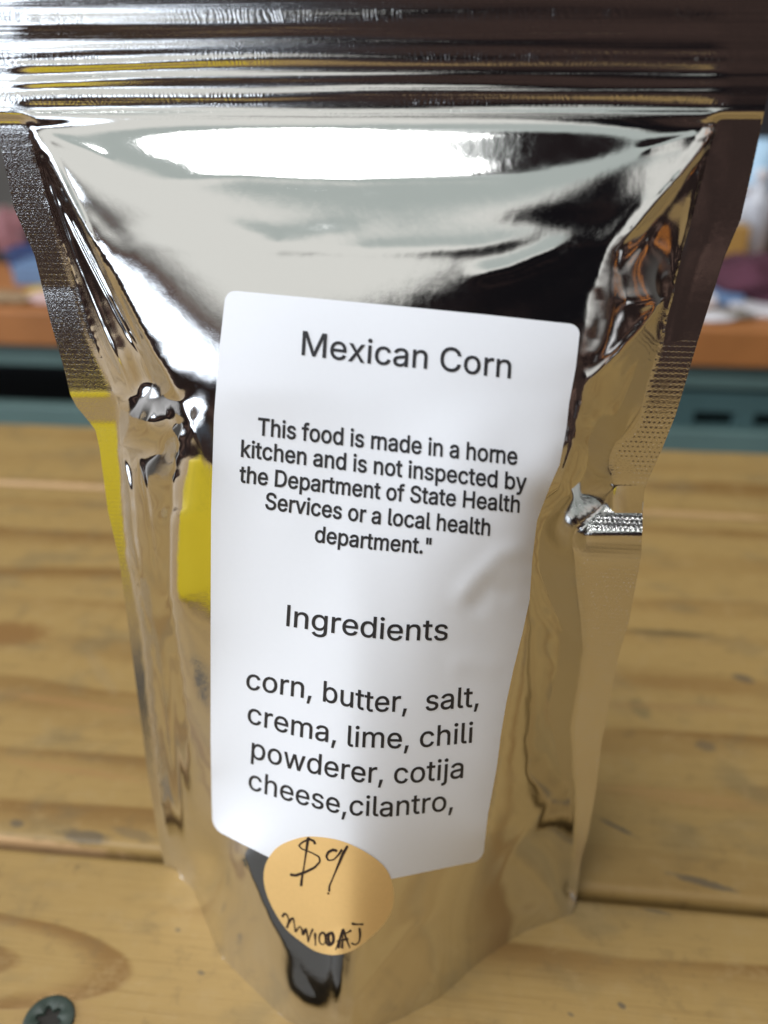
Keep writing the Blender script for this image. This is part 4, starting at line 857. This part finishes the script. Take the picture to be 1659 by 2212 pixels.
def text_line(s, weight, base, xh, lean, first, squeeze=None):
    """glyph outlines laid along a traced baseline; xh = height of a lower-case x in grid px"""
    k = xh / 383.0
    items = []; x = 0.0
    for ch in s:
        if ch == ' ': x += SPACE; continue
        if ch == '~': x -= 34; continue          # tight pair
        adv, vs, fs = weight[ord(ch)]
        vs = [(vs[i], vs[i + 1]) for i in range(0, len(vs), 2)]; fs = [fs[i:i + 3] for i in range(0, len(fs), 3)]
        vs, fs = finer(*finer(vs, fs))
        items.append((x, vs, fs)); x += adv
    lo = min(i[0] + min(q[0] for q in i[1]) for i in items); hi = max(i[0] + max(q[0] for q in i[1]) for i in items)
    b = dense(base, 1.0); L = np.linspace(0, 1, len(b))
    V, Fc = [], []
    for x0, vs, fs in items:
        q = np.array(vs, float)
        f = np.clip((x0 + q[:, 0] - lo) / (hi - lo), -0.01, 1.01)
        bu = np.interp(f, L, b[:, 0]); bv = np.interp(f, L, b[:, 1])
        # slope of the baseline for the letter's own tilt
        u = bu + q[:, 1] * k * lean; v = bv - q[:, 1] * k
        off = sum(len(w) for w in V)
        V.append(np.stack([u, v], 1)); Fc += [[a + off for a in fc] for fc in fs]
    return np.concatenate(V), Fc


def lettering(name, lines):
    V, Fc = [], []
    for ln in lines:
        v, f = text_line(*ln)
        off = sum(len(w) for w in V)
        V.append(v); Fc += [[a + off for a in fc] for fc in f]
    V = np.concatenate(V)
    P = surf(V[:, 0], V[:, 1], 0.24)
    bm = bmesh.new()
    return mesh(name, P, [f[::-1] for f in Fc], INK, label_parent, smooth=False)


label_parent = label
lettering('heading', [('Mexican Corn', REGULAR, [(651, 766), (780, 783), (920, 796), (1103, 817)], 38.5, 0.06, 0)])
lettering('notice', [
    ('This food is r~nade in a hor~ne', BOLD, [(556, 939), (830, 972), (1117, 1004)], 27.5, 0.04, 0),
    ('kitchen and is not inspected by', BOLD, [(520, 986), (830, 1026), (1137, 1060)], 27.0, 0.04, 0),
    ('the Department of State Health', BOLD, [(516, 1041), (830, 1079), (1122, 1107)], 26.5, 0.06, 0),
    ('Services or a local health', BOLD, [(572, 1099), (800, 1130), (1058, 1157)], 26.5, 0.07, 0),
    ('department."', BOLD, [(679, 1170), (800, 1186), (930, 1197)], 25.5, 0.08, 0)])
lettering('subheading', [('Ingredients', REGULAR, [(618, 1352), (740, 1370), (850, 1383), (966, 1383)], 34.0, 0.06, 0)])
lettering('ingredient_list', [
    ('corn, butter,  salt,', REGULAR, [(531, 1488), (690, 1513), (800, 1537), (900, 1537), (1034, 1526)], 33.0, 0.05, 0),
    ('crema, lime, chili', REGULAR, [(534, 1561), (640, 1590), (760, 1613), (880, 1617), (1020, 1604)], 33.0, 0.05, 0),
    ('powderer, cotija', REGULAR, [(542, 1637), (640, 1664), (780, 1690), (880, 1692), (1000, 1680)], 33.0, 0.06, 0),
    ('cheese,cilantro,', REGULAR, [(536, 1704), (640, 1735), (740, 1760), (840, 1764), (978, 1750)], 32.0, 0.05, 0)])

# ------------------------------------------------------------------ the round price sticker with pen writing
def sk(p): return [(494 + 0.2645 * x, 1755.6 + 0.2645 * y) for x, y in p]


ring = np.array(sk([(285, 520), (310, 400), (400, 280), (560, 210), (700, 195), (900, 225), (1080, 300), (1230, 400), (1310, 500), (1347, 640), (1340, 770), (1290, 880),
                    (1180, 1000), (1020, 1120), (870, 1162), (720, 1135), (600, 1060), (470, 950), (370, 800), (305, 650)]))
nr = len(ring)
tt = np.arange(nr * 6) / 6.0
i1 = tt.astype(int); ft = (tt - i1)[:, None]
p0, p1, p2, p3 = (ring[(i1 + d) % nr] for d in (-1, 0, 1, 2))
rs = 0.5 * (2 * p1 + (p2 - p0) * ft + (2 * p0 - 5 * p1 + 4 * p2 - p3) * ft ** 2 + (3 * p1 - p0 - 3 * p2 + p3) * ft ** 3)
cen = rs.mean(0)
radii = np.linspace(0.02, 1, 28)
suv = cen + (rs - cen)[None] * radii[:, None, None]
suv = np.concatenate([suv, suv[:, :1]], 1)
Ps = surf(suv[..., 0], suv[..., 1], 0.42)
sticker = mesh('price_sticker', Ps.reshape(-1, 3), grid_faces(len(radii), suv.shape[1]), KRAFT, pouch)


def pen(name, strokes, w):
    """ribbons of ink laid on the sticker"""
    V, Fc = [], []
    rnd = random.Random(4)
    for s in strokes:
        p = np.array(sk(s)); 
        d = dense(p, 1.5)
        # smooth the hand-drawn corners
        for _ in range(3):
            d[1:-1] = 0.25 * d[:-2] + 0.5 * d[1:-1] + 0.25 * d[2:]
        g = np.gradient(d, axis=0); g /= np.linalg.norm(g, axis=1)[:, None] + 1e-9
        nrm = np.stack([-g[:, 1], g[:, 0]], 1)
        ww = w * (0.85 + 0.3 * np.sin(np.linspace(0, 6, len(d)) + rnd.random() * 6)) * 0.5
        ww[0] *= .6; ww[-1] *= .5
        off = len(V) and sum(len(q) for q in V)
        q = np.stack([d + nrm * ww[:, None], d - nrm * ww[:, None]], 1).reshape(-1, 2)
        V.append(q)
        Fc += [[off + 2 * i, off + 2 * i + 1, off + 2 * i + 3, off + 2 * i + 2] for i in range(len(d) - 1)]
    V = np.concatenate(V)
    return mesh(name, surf(V[:, 0], V[:, 1], 0.56), Fc, PEN, sticker, smooth=False)


def ov(cx, cy, rx, ry, a0=0, a1=380, n=22):
    return [(cx + rx * math.cos(math.radians(a0 + (a1 - a0) * i / n)), cy + ry * math.sin(math.radians(a0 + (a1 - a0) * i / n))) for i in range(n + 1)]


pen('written_price', [
    [(650, 200), (640, 260), (632, 320), (612, 450), (596, 540), (590, 600)],
    [(640, 205), (690, 228)],
    [(705, 258), (695, 230), (655, 216), (605, 238), (570, 268), (598, 296), (680, 328), (738, 360), (745, 400), (700, 448), (620, 487), (545, 513), (500, 504)],
    [(885, 312), (850, 302), (812, 322), (795, 358), (812, 390), (855, 385), (895, 345), (925, 300)],
    [(970, 270), (930, 340), (880, 460), (838, 560), (820, 600), (820, 645)]], 5.2)
pen('written_code', [
    [(435, 852), (455, 820), (478, 836), (490, 880), (475, 942)],
    [(480, 915), (512, 862), (528, 862), (534, 910), (545, 975)],
    [(545, 975), (578, 925), (600, 955), (606, 1000)],
    [(606, 1000), (628, 945), (642, 1000), (648, 1060), (665, 1000), (686, 948)],
    [(704, 980), (708, 1084)],
    ov(765, 1028, 28, 50, -90), ov(822, 1032, 30, 52, -100), ov(838, 1025, 24, 50, -60),
    [(872, 1120), (905, 1030), (934, 950), (955, 1020), (990, 1106)],
    [(895, 1108), (920, 1000), (940, 956)], [(880, 1050), (930, 1040), (978, 1030)], [(915, 985), (960, 985), (1000, 960)], [(925, 1110), (930, 1020), (925, 960)],
    [(1068, 940), (1074, 1000), (1066, 1055), (1036, 1080), (1000, 1066)],
    [(1003, 905), (1040, 912), (1100, 911)]], 4.6)

# ------------------------------------------------------------------ the pine table
def wood(name, base, dark, seed, arch=None, marks=()):
    m, b = new_mat(name)
    o = coords()                                    # table origin is the world origin, metres
    x, y, z = sep(o)
    X1 = x * (1000 / S); Y1 = y * (1000 / S)        # working millimetres
    big = noise(comb(X1 * 0.004, Y1 * 0.02, seed), 1.0, 3, 0.55)
    fine = noise(comb(X1 * 0.012, Y1 * 0.5, seed), 1.0, 4, 0.6)
    pores = noise(comb(X1 * 0.05, Y1 * 1.6, seed), 1.0, 3, 0.6)
    blot = noise(comb(X1 * 0.035, Y1 * 0.05, seed), 1.0, 3, 0.6)
    w = Y1 * 0.034 + big * 1.5
    ring_ = X.op('FRACT', w)
    late = ramp(ring_, 0.35, 0.9) * (1.0 - ramp(ring_, 0.92, 1.0))      # dark late wood, abrupt outer edge
    late = late * (0.25 + 0.75 * ramp(noise(comb(X1 * 0.006, Y1 * 0.03, seed + 2), 1.0, 2), 0.42, 0.62))
    if arch:
        ax, ay, rx, ry = arch
        rho = X.op('SQRT', X.op('POWER', (X1 - ax) / rx, 2.0) + X.op('POWER', (Y1 - ay) / ry, 2.0))
        rho = rho + (big - 0.5) * 0.25 + (blot - 0.5) * 0.10
        inside = 1.0 - ramp(rho, 1.6, 2.4)
        la = ramp(rho, 0.70, 0.97) * (1.0 - ramp(rho, 1.0, 1.06)) + (1.0 - ramp(rho, 0.42, 0.50)) * 0.9
        late = late * (1.0 - inside) + la * inside
    c = mix(base, dark, (late * (0.55 + 0.5 * big)).clamp())
    c = mix(c, tuple(q * 0.72 for q in dark), ramp(fine, 0.56, 0.78) * 0.35)
    c = mix(c, tuple(min(1, q * 1.18) for q in base), ramp(pores, 0.55, 0.75) * 0.25)
    c = mix(c, (0.15, 0.115, 0.058), ramp(blot, 0.50, 0.72) * 0.45)
    blot2 = noise(comb(X1 * 0.11, Y1 * 0.13, seed + 9), 1.0, 4, 0.7)
    c = mix(c, (0.33, 0.225, 0.095), ramp(blot2, 0.52, 0.68) * 0.35)
    c = mix(c, (0.13, 0.085, 0.035), ramp(1.0 - blot2, 0.54, 0.70) * 0.30)
    spk = noise(comb(X1 * 0.18, Y1 * 0.3, seed + 5), 1.0, 2, 0.5)
    c = mix(c, (0.09, 0.06, 0.03), ramp(spk, 0.75, 0.82) * 0.5)
    for (mx, my, rx, ry, ang, col, k) in marks:
        ca, sa = math.cos(ang), math.sin(ang)
        px = (X1 - mx) * ca + (Y1 - my) * sa; py = (Y1 - my) * ca - (X1 - mx) * sa
        dd = X.op('SQRT', X.op('POWER', px / rx, 2.0) + X.op('POWER', py / ry, 2.0)) + (noise(comb(X1 * 0.25, Y1 * 0.6, seed), 1.0, 3, 0.7) - 0.5) * 1.1
        c = mix(c, col, (1.0 - ramp(dd, 0.55, 1.15)) * k)
    streaks = noise(comb(X1 * 0.02, Y1 * 2.6, seed + 1), 1.0, 4, 0.7)
    c = mix(c, tuple(q * 0.6 for q in dark), ramp(streaks, 0.52, 0.70) * 0.30)
    setin(b, 'Base Color', c)
    setin(b, 'Roughness', 0.42 + 0.2 * blot)
    setin(b, 'Specular IOR Level', 0.35)
    fleck = noise(comb(X1 * 0.09, Y1 * 1.3, seed + 7), 1.0, 3, 0.6)
    c = mix(c, tuple(q * 0.45 for q in dark), ramp(fleck, 0.64, 0.76) * 0.3)
    setin(b, 'Base Color', c)
    bump(b, late * 0.5 + pores * 0.6 + fine * 0.5, 0.00015, 0.6)
    return m


def tpos(u, v):
    p = on_table(float(u), float(v)); return p[0], p[1]


def mark(u0, v0, u1, v1, thick, col, k):
    a = np.array(tpos(u0, v0)); b = np.array(tpos(u1, v1))
    c = (a + b) / 2; d = b - a
    return (c[0], c[1], np.linalg.norm(d) / 2 + thick, thick, math.atan2(d[1], d[0]), col, k)


PB, PD = (0.305, 0.196, 0.067), (0.165, 0.080, 0.018)
GREY = (0.085, 0.07, 0.05)
marks_mid = [mark(-60, 1366, 70, 1370, 9.5, (0.20, 0.10, 0.028), 0.9), mark(1375, 1520, 1390, 1540, 4.0, (0.14, 0.11, 0.05), 0.6), mark(1520, 1610, 1530, 1612, 3.2, GREY, 0.55), mark(140, 1800, 225, 1812, 2.6, GREY, 0.75), mark(250, 1790, 330, 1815, 2.2, GREY, 0.4), mark(30, 1778, 42, 1780, 1.8, GREY, 0.7),
             mark(1295, 1768, 1375, 1808, 0.8, GREY, 0.85), mark(1450, 1888, 1590, 1925, 1.6, GREY, 0.75), mark(1595, 1462, 1620, 1470, 2.6, GREY, 0.75), mark(1350, 1362, 1540, 1374, 2.6, (0.10, 0.07, 0.03), 0.75), mark(1340, 1470, 1659, 1486, 5.0, (0.20, 0.105, 0.03), 0.5),
             mark(1260, 1520, 1659, 1535, 2.5, (0.26, 0.15, 0.055), 0.5), mark(0, 1495, 330, 1545, 2.2, (0.30, 0.165, 0.06), 0.55), mark(0, 1640, 330, 1690, 1.8, (0.30, 0.165, 0.06), 0.55),
             mark(1300, 1700, 1659, 1745, 3.5, (0.33, 0.19, 0.07), 0.5), mark(190, 1410, 250, 1500, 3.0, (0.28, 0.2, 0.1), 0.3)]
EDGE_GLINT = (0.52, 0.33, 0.17)  # light caught by the plank edges at the grooves, painted into the wood
marks_mid += [mark(-400, 1768, 372, 1849, 1.5, EDGE_GLINT, 0.9)]
marks_near = [mark(1380, 1960, 1450, 1975, 0.7, GREY, 0.6), mark(1340, 2170, 1345, 2174, 0.9, GREY, 0.8), mark(430, 2100, 438, 2103, 0.7, GREY, 0.7), mark(382, 2008, 386, 2010, 0.7, GREY, 0.6),
              mark(1230, 2190, 1236, 2193, 0.6, GREY, 0.6), mark(90, 2195, 150, 2199, 8.6, (0.30, 0.18, 0.07), 0.35)]
ax_, ay_ = tpos(-150, 2060)
ex_, _ = tpos(300, 2050)
W_NEAR = wood('pine_near', PB, PD, 1.3, (ax_, ay_, (ex_ - ax_) * 0.98, 14.0), marks_near)
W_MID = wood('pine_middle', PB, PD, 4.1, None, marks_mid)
W_FAR = wood('pine_far', PB, PD, 7.7, None, [mark(-300, 1026, 330, 1054, 2.4, EDGE_GLINT, 0.85), mark(1300, 1098, 1700, 1117, 1.6, EDGE_GLINT, 0.4)])
W_FRONT = wood('pine_front', PB, PD, 9.2)

table = empty('pine_table', (0, 0, 0), 'pale pine plank table with knots and grain that the foil pouch stands on', 'table')


def plank(y0, y1, mat, z=0.0):
    bm = bmesh.new()
    bm_box(bm, -620, 620, y0, y1, z - 38, z, 3.2, 5)
    return bm_obj('plank', bm, mat, table)


plank(-314, -76.5, W_FRONT, -0.3)
plank(-74.5, 165.4, W_NEAR)
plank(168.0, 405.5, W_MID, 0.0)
plank(408.0, 493.0, W_FAR, -0.4)

# deck screw, sunk flush near the front of the table
sx_, sy_ = tpos(106, 2206)
DARKGREEN = plain('green_coated_steel', (0.020, 0.033, 0.024), 0.55, 0.0, 0.3, 900)
screw = empty('deck_screw', (sx_, sy_, 0), 'dark green star-drive screw sunk into the table near the pouch', 'screw')
bm = bmesh.new()
NR = 48
R = 6.6


def ringv(fr, z): return [bm.verts.new((fr(i) * math.cos(2 * math.pi * i / NR), fr(i) * math.sin(2 * math.pi * i / NR), z)) for i in range(NR)]


star = lambda i: 3.0 + 0.75 * math.cos(6 * 2 * math.pi * i / NR + 0.6)
rings = [ringv(lambda i: R * 0.97, -0.5), ringv(lambda i: R, 0.5), ringv(lambda i: R * 0.97, 0.95), ringv(lambda i: R * 0.88, 1.15), ringv(lambda i: star(i) * 1.06, 1.12), ringv(star, 0.95), ringv(lambda i: star(i) * 0.92, 0.12)]
for a, b_ in zip(rings, rings[1:]):
    for i in range(NR):
        bm.faces.new((a[i], a[(i + 1) % NR], b_[(i + 1) % NR], b_[i]))
bm_obj('head', bm, DARKGREEN, screw, True)
bm = bmesh.new()
bm.faces.new([bm.verts.new((star(i) * 0.93 * math.cos(2 * math.pi * i / NR), star(i) * 0.93 * math.sin(2 * math.pi * i / NR), 0.14)) for i in range(NR)])
bm_obj('drive_recess', bm, plain('recess_floor_black', (0.012, 0.009, 0.006), 0.8), screw)  # near-black floor laid in the star recess
# torn wood fibres round the sunk head
bm = bmesh.new()
rj = random.Random(8)
for i in range(46):
    a = rj.uniform(-1.2, 2.6); r0 = R + rj.uniform(-0.1, 0.5)
    c = Vector((math.cos(a) * r0, math.sin(a) * r0, 0.15)); d = Vector((rj.uniform(-1, 1), rj.uniform(-1, 1) * 0.4, 0.25)).normalized() * rj.uniform(0.6, 1.8)
    w_ = Vector((0, 0.22, 0.05))
    vs = [bm.verts.new(c), bm.verts.new(c + w_), bm.verts.new(c + d)]
    bm.faces.new(vs)
bm_obj('splinter_rim', bm, plain('torn_pine', (0.5, 0.31, 0.12), 0.7), screw)
# ------------------------------------------------------------------ things on the table this side of the pouch (seen mirrored in the foil)
yel, b = new_mat('yellow_plastic')
o = coords(); px, py, pz = sep(o)
n = noise(o, 90.0, 2)
mk = band(noise(comb(px * 260.0, pz * 26.0, 2.0), 1.0, 2), 0.60, 0.70, 0.02) * band(pz, 0.025, 0.07, 0.004)
setin(b, 'Base Color', mix(mix((0.90, 0.68, 0.02), (0.95, 0.74, 0.025), n), (0.20, 0.22, 0.02), mk * 0.8))
setin(b, 'Roughness', 0.4)
yx, yy = YELLOW
bm = bmesh.new()
# low carton, its long face made to slope so it catches more overhead light
pts = [(-64, 40, 0), (64, 40, 0), (64, -50, 0), (-64, -50, 0), (-62, -34, 74), (62, -34, 74), (62, -48, 74), (-62, -48, 74)]
vs = [bm.verts.new(p) for p in pts]
for f in ((3, 2, 1, 0), (0, 1, 5, 4), (1, 2, 6, 5), (2, 3, 7, 6), (3, 0, 4, 7), (4, 5, 6, 7)):
    bm.faces.new([vs[i] for i in f])
bmesh.ops.bevel(bm, geom=list(bm.edges), offset=8, segments=4, affect='EDGES', profile=0.5)
bmesh.ops.rotate(bm, cent=(0, 0, 0), matrix=Matrix.Rotation(math.radians(-38), 3, 'Z'), verts=bm.verts)
yb = empty('yellow_carton', (yx, yy, 0), 'yellow carton with green marks, mirrored in the left side of the foil pouch', 'carton')
bm_obj('carton_body', bm, yel, yb, True)

mx, my, mang, mlen = CASE
case = empty('black_case', (mx, my, 0), 'slim black case lying on the table, mirrored at the bottom of the foil pouch', 'case')
BLK = plain('black_leather', (0.012, 0.009, 0.007), 0.5)


def slab(z0, z1, grow):
    bm = bmesh.new()
    r = 18.0 + grow
    out = [(r * math.cos(a), r * math.sin(a)) for a in np.linspace(math.pi / 2, 1.5 * math.pi, 16)] + [(mlen + r * math.cos(a), r * math.sin(a)) for a in np.linspace(-math.pi / 2, math.pi / 2, 16)]
    lo = [bm.verts.new((x, y, z0)) for x, y in out]; hi = [bm.verts.new((x, y, z1)) for x, y in out]
    for i in range(len(out)):
        k = (i + 1) % len(out); bm.faces.new((lo[i], lo[k], hi[k], hi[i]))
    bm.faces.new(hi); bm.faces.new(lo[::-1])
    bmesh.ops.rotate(bm, cent=(0, 0, 0), matrix=Matrix.Rotation(mang, 3, 'Z'), verts=bm.verts)
    return bm


bm_obj('case_body', slab(0.1, 3.4, 0), BLK, case)
bm_obj('flap', slab(3.5, 6.0, -0.4), BLK, case)

# ------------------------------------------------------------------ the teal workbench behind
YB = 860.0
TEAL = plain('teal_paint', (0.060, 0.112, 0.115), 0.45, 0.0, 0.2, 20)
TEAL2 = plain('teal_rail', (0.115, 0.185, 0.175), 0.45, 0.0, 0.15, 20)
ORANGE = plain('orange_wood', (0.38, 0.15, 0.045), 0.5, 0.0, 0.3, 25)
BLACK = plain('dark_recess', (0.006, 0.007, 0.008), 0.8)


def zb(u, v, y=YB): return at_depth(float(u), float(v), y)[2]
def xb(u, v, y=YB): return at_depth(float(u), float(v), y)[0]


zt = zb(50, 664); zo = zb(50, 740); za = zb(50, 790); zr = zb(1600, 930); zlow = -420
zs = zb(1600, 852); zr0 = zb(1600, 985)
bench = empty('teal_workbench', (0, YB, 0), 'teal metal workbench with an orange wooden top and dark slots, blurred behind the pouch', 'workbench')
def bpart(name, mat, *boxes, bev=2.0):
    bm = bmesh.new()
    for q in boxes:
        x0, x1, y0, y1, z0, z1 = q
        bm_box(bm, x0, x1, y0 - YB, y1 - YB, z0, z1, bev, 2)
    return bm_obj(name, bm, mat, bench)
bpart('wooden_top', ORANGE, (-900, 800, YB - 12, YB + 420, zo, zt), bev=3)
bpart('apron', TEAL2, (-890, 790, YB, YB + 20, za, zo - 0.5))
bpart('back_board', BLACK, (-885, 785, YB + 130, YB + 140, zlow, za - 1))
xs0 = xb(1380, 900)
slots = [(xb(1500, 905), xb(1590, 905)), (xb(1632, 905), xb(1720, 905))]
zc0, zc1 = zb(1600, 926), zb(1600, 896)
bx = [(xs0, slots[0][0], YB + 4, YB + 16, zr, zs), (slots[0][1], slots[1][0], YB + 4, YB + 16, zr, zs), (slots[1][1], 780, YB + 4, YB + 16, zr, zs)]
for s0, s1 in slots:
    bx += [(s0, s1, YB + 4.4, YB + 15.6, zr, zc0), (s0, s1, YB + 4.4, YB + 15.6, zc1, zs)]
bpart('slotted_panel', TEAL, *bx, bev=0)
bpart('rail', TEAL2, (-890, 790, YB - 4, YB + 14, zr0 - 30, zr - 1))
bpart('lower_panel', TEAL, (-885, 785, YB + 6, YB + 18, zlow, zr0 - 31))
bpart('leg', TEAL2, (-888, -840, YB + 20, YB + 60, zlow, za - 1)); bpart('leg', TEAL2, (740, 788, YB + 20, YB + 60, zlow, za - 1))


def put_at(u, v, dy): 
    y = YB + dy
    return at_depth(float(u), float(v), y)


def px_mm(dy): return (YB + dy) / (F_PX * 0.9)


# ---- clutter on the bench: each a thing of its own, sized from what shows beside the pouch
def carton(name, label, cat, u0, u1, v0, dy, depth, mat, lidmat=None, rot=0.0, group=None, ubase=None):
    y = YB + dy
    a = at_depth(float(u0), float(v0), y); c = at_depth(float(u1), float(v0), y)
    xm = (a[0] + c[0]) / 2; w = c[0] - a[0]
    h = max(a[2] - zt, 6.0)
    root = empty(name, (xm, y + depth / 2, zt), label, cat, group)
    bm = bmesh.new(); bm_box(bm, -w / 2, w / 2, -depth / 2, depth / 2, 0, h * (0.75 if lidmat else 1), 2.5, 2)
    bm_obj('body', bm, mat, root)
    if lidmat:
        bm = bmesh.new(); bm_box(bm, -w / 2 - 1.5, w / 2 + 1.5, -depth / 2 - 1.5, depth / 2 + 1.5, h * 0.75 + .2, h, 2, 2)
        bm_obj('lid', bm, lidmat, root)
    root.rotation_euler.z = rot
    return root


def turned(name, label, cat, u, v_top, r, dy, mat, prof, capmat=None, group=None):
    y = YB + dy
    p = at_depth(float(u), float(v_top), y); h = max(p[2] - zt, 10)
    root = empty(name, (p[0], y, zt), label, cat, group)
    def lat(pr, m, nm):
        bm = bmesh.new(); n = 24; rs = []
        for rr, l in pr: rs.append([bm.verts.new((rr * r * math.cos(2 * math.pi * i / n), rr * r * math.sin(2 * math.pi * i / n), l * h)) for i in range(n)])
        for a, b_ in zip(rs, rs[1:]):
            for i in range(n): bm.faces.new((a[i], a[(i + 1) % n], b_[(i + 1) % n], b_[i]))
        bm.faces.new(rs[0][::-1]); bm.faces.new(rs[-1])
        bm_obj(nm, bm, m, root, True)
    lat(prof, mat, 'body')
    if capmat: lat([(0.36, 0.9), (0.38, 0.9), (0.38, 0.99), (0.3, 1.0)], capmat, 'cap')
    return root


def heap(name, label, cat, u, v_top, rx, ry, dy, mat, seed, amp=0.35):
    y = YB + dy
    p = at_depth(float(u), float(v_top), y); h = max(p[2] - zt, 8)
    root = empty(name, (p[0], y, zt), label, cat)
    bm = bmesh.new(); bmesh.ops.create_icosphere(bm, subdivisions=4, radius=1.0)
    rr = np.random.RandomState(seed); ks = rr.normal(size=(9, 3)) * 2.6; ph = rr.uniform(0, 6, 9)
    for v in bm.verts:
        q = np.array(v.co)
        f = 1 + amp * 0.33 * sum(abs(math.sin(ks[i] @ q + ph[i])) - 0.6 for i in range(9)) * 0.5
        v.co = Vector((q[0] * rx * f, q[1] * ry * f, max(0.0, (q[2] * 0.55 + 0.45)) * h * f))
    bm_obj('folds', bm, mat, root, True)
    return root


WHITEP = plain('white_card', (0.62, 0.60, 0.62), 0.6)
BLUEP = plain('blue_card', (0.13, 0.22, 0.38), 0.5)
DBLUE = plain('navy_plastic', (0.02, 0.05, 0.16), 0.5)
OCHRE = plain('ochre_card', (0.36, 0.20, 0.05), 0.6)
TAN = plain('tan_card', (0.30, 0.20, 0.11), 0.6)
MAROON = plain('maroon_cloth', (0.075, 0.018, 0.035), 0.85, var=0.5, scale=30)
PINKISH = plain('pink_paper', (0.55, 0.38, 0.36), 0.7)
ROSE = plain('rose_cloth', (0.26, 0.11, 0.12), 0.8)
YELP = plain('yellow_card', (0.60, 0.40, 0.05), 0.6)
GREYP = plain('grey_board', (0.20, 0.175, 0.145), 0.7)
CLEAR = plain('pale_grey_plastic', (0.42, 0.43, 0.47), 0.25)
DARKP = plain('dark_plastic', (0.02, 0.018, 0.02), 0.5)
SKYP = plain('pale_blue_plastic', (0.35, 0.52, 0.66), 0.4)
BOT = [(0.9, 0), (1, 0.02), (1, 0.62), (0.85, 0.72), (0.4, 0.82), (0.36, 0.9)]
JAR = [(0.9, 0), (1, 0.03), (1, 0.85), (0.8, 0.9), (0.8, 1.0)]

# left of the pouch
carton('grey_crate', 'grey board crate at the back of the orange workbench, left of the pouch', 'crate', -420, 190, 470, 260, 120, GREYP)
heap('rose_cloth', 'rose pink cloth heap lying on the grey crate left of the pouch', 'cloth', 22, 452, 30, 20, 215, ROSE, 3)
carton('navy_tub', 'navy blue tub on the workbench beside the blue box, left of the pouch', 'tub', 10, 75, 540, 160, 60, DBLUE, DBLUE)
carton('blue_box', 'bright blue box on the workbench left of the pouch', 'box', 22, 112, 573, 90, 60, BLUEP)
carton('yellow_packet', 'flat yellow packet lying before the blue box on the workbench', 'packet', 45, 118, 630, 30, 30, YELP)
heap('pink_paper', 'crumpled pale pink paper at the front edge of the orange workbench top', 'paper', 110, 632, 32, 16, 22, PINKISH, 5)
heap('brown_paper', 'crumpled brown paper by the left front edge of the workbench', 'paper', 10, 632, 40, 18, 20, TAN, 8)
carton('dark_box', 'dark box on the workbench behind the navy tub', 'box', -160, 60, 495, 200, 50, DARKP)
# right of the pouch
carton('dark_cabinet', 'dark cabinet at the back of the workbench, behind the bottles right of the pouch', 'cabinet', 1500, 1990, 180, 330, 70, DARKP)
carton('ochre_box', 'ochre cardboard box under the pale bottles right of the pouch', 'box', 1490, 1625, 488, 230, 80, OCHRE)
carton('tan_box', 'tan cardboard box below the ochre box right of the pouch', 'box', 1490, 1592, 585, 150, 60, TAN, WHITEP)
for i, (u, vt, r, lab) in enumerate([(1612, 400, 20, 'pale grey bottle on the shelf end, nearest the pouch edge'), (1650, 365, 22, 'taller pale grey bottle right of the shorter one'), (1590, 440, 16, 'small pale bottle beside the two taller ones')]):
    turned('bottle', lab, 'bottle', u, vt, r, 280, CLEAR, BOT, WHITEP, 'bottles right of the pouch')
turned('pale_blue_jug', 'pale blue round jug high on the right beside the embossed pouch edge', 'jug', 1657, 300, 24, 320, SKYP, JAR)
heap('maroon_cloth', 'maroon cloth heap on the workbench at the right edge of the photo', 'cloth', 1668, 548, 62, 60, 120, MAROON, 11, 0.5)
carton('white_box', 'white box left of the blue tin on the workbench', 'box', 1500, 1552, 640, 70, 40, WHITEP)
carton('blue_tin', 'blue tin beside the white box on the workbench right of the pouch', 'tin', 1553, 1612, 638, 72, 40, BLUEP)
carton('white_sheet', 'flat stack of white sheets by the maroon cloth', 'paper', 1595, 1720, 692, 30, 60, WHITEP)
heap('crumpled_tissue', 'crumpled white tissue at the front edge of the orange top', 'tissue', 1533, 695, 24, 14, 20, WHITEP, 21)
heap('grey_rag', 'grey rag between the tissue and the white sheets', 'rag', 1572, 695, 26, 16, 34, GREYP, 23)

# the wall of the shop behind, and the floor
wall_m = plain('dim_plaster', (0.12, 0.11, 0.10), 0.9)
bm = bmesh.new(); bm_box(bm, -1900, 1900, 1500, 1530, -430, 1300)
tag(bm_obj('wall', bm, wall_m), 'dim grey wall behind the workbench', 'wall', kind='structure')
bm = bmesh.new(); bm_box(bm, -1900, 1900, -1500, 1499, -440, -425)
tag(bm_obj('floor', bm, plain('dark_floor', (0.045, 0.03, 0.025), 0.8)), 'dark brown floor under the table', 'floor', kind='structure')
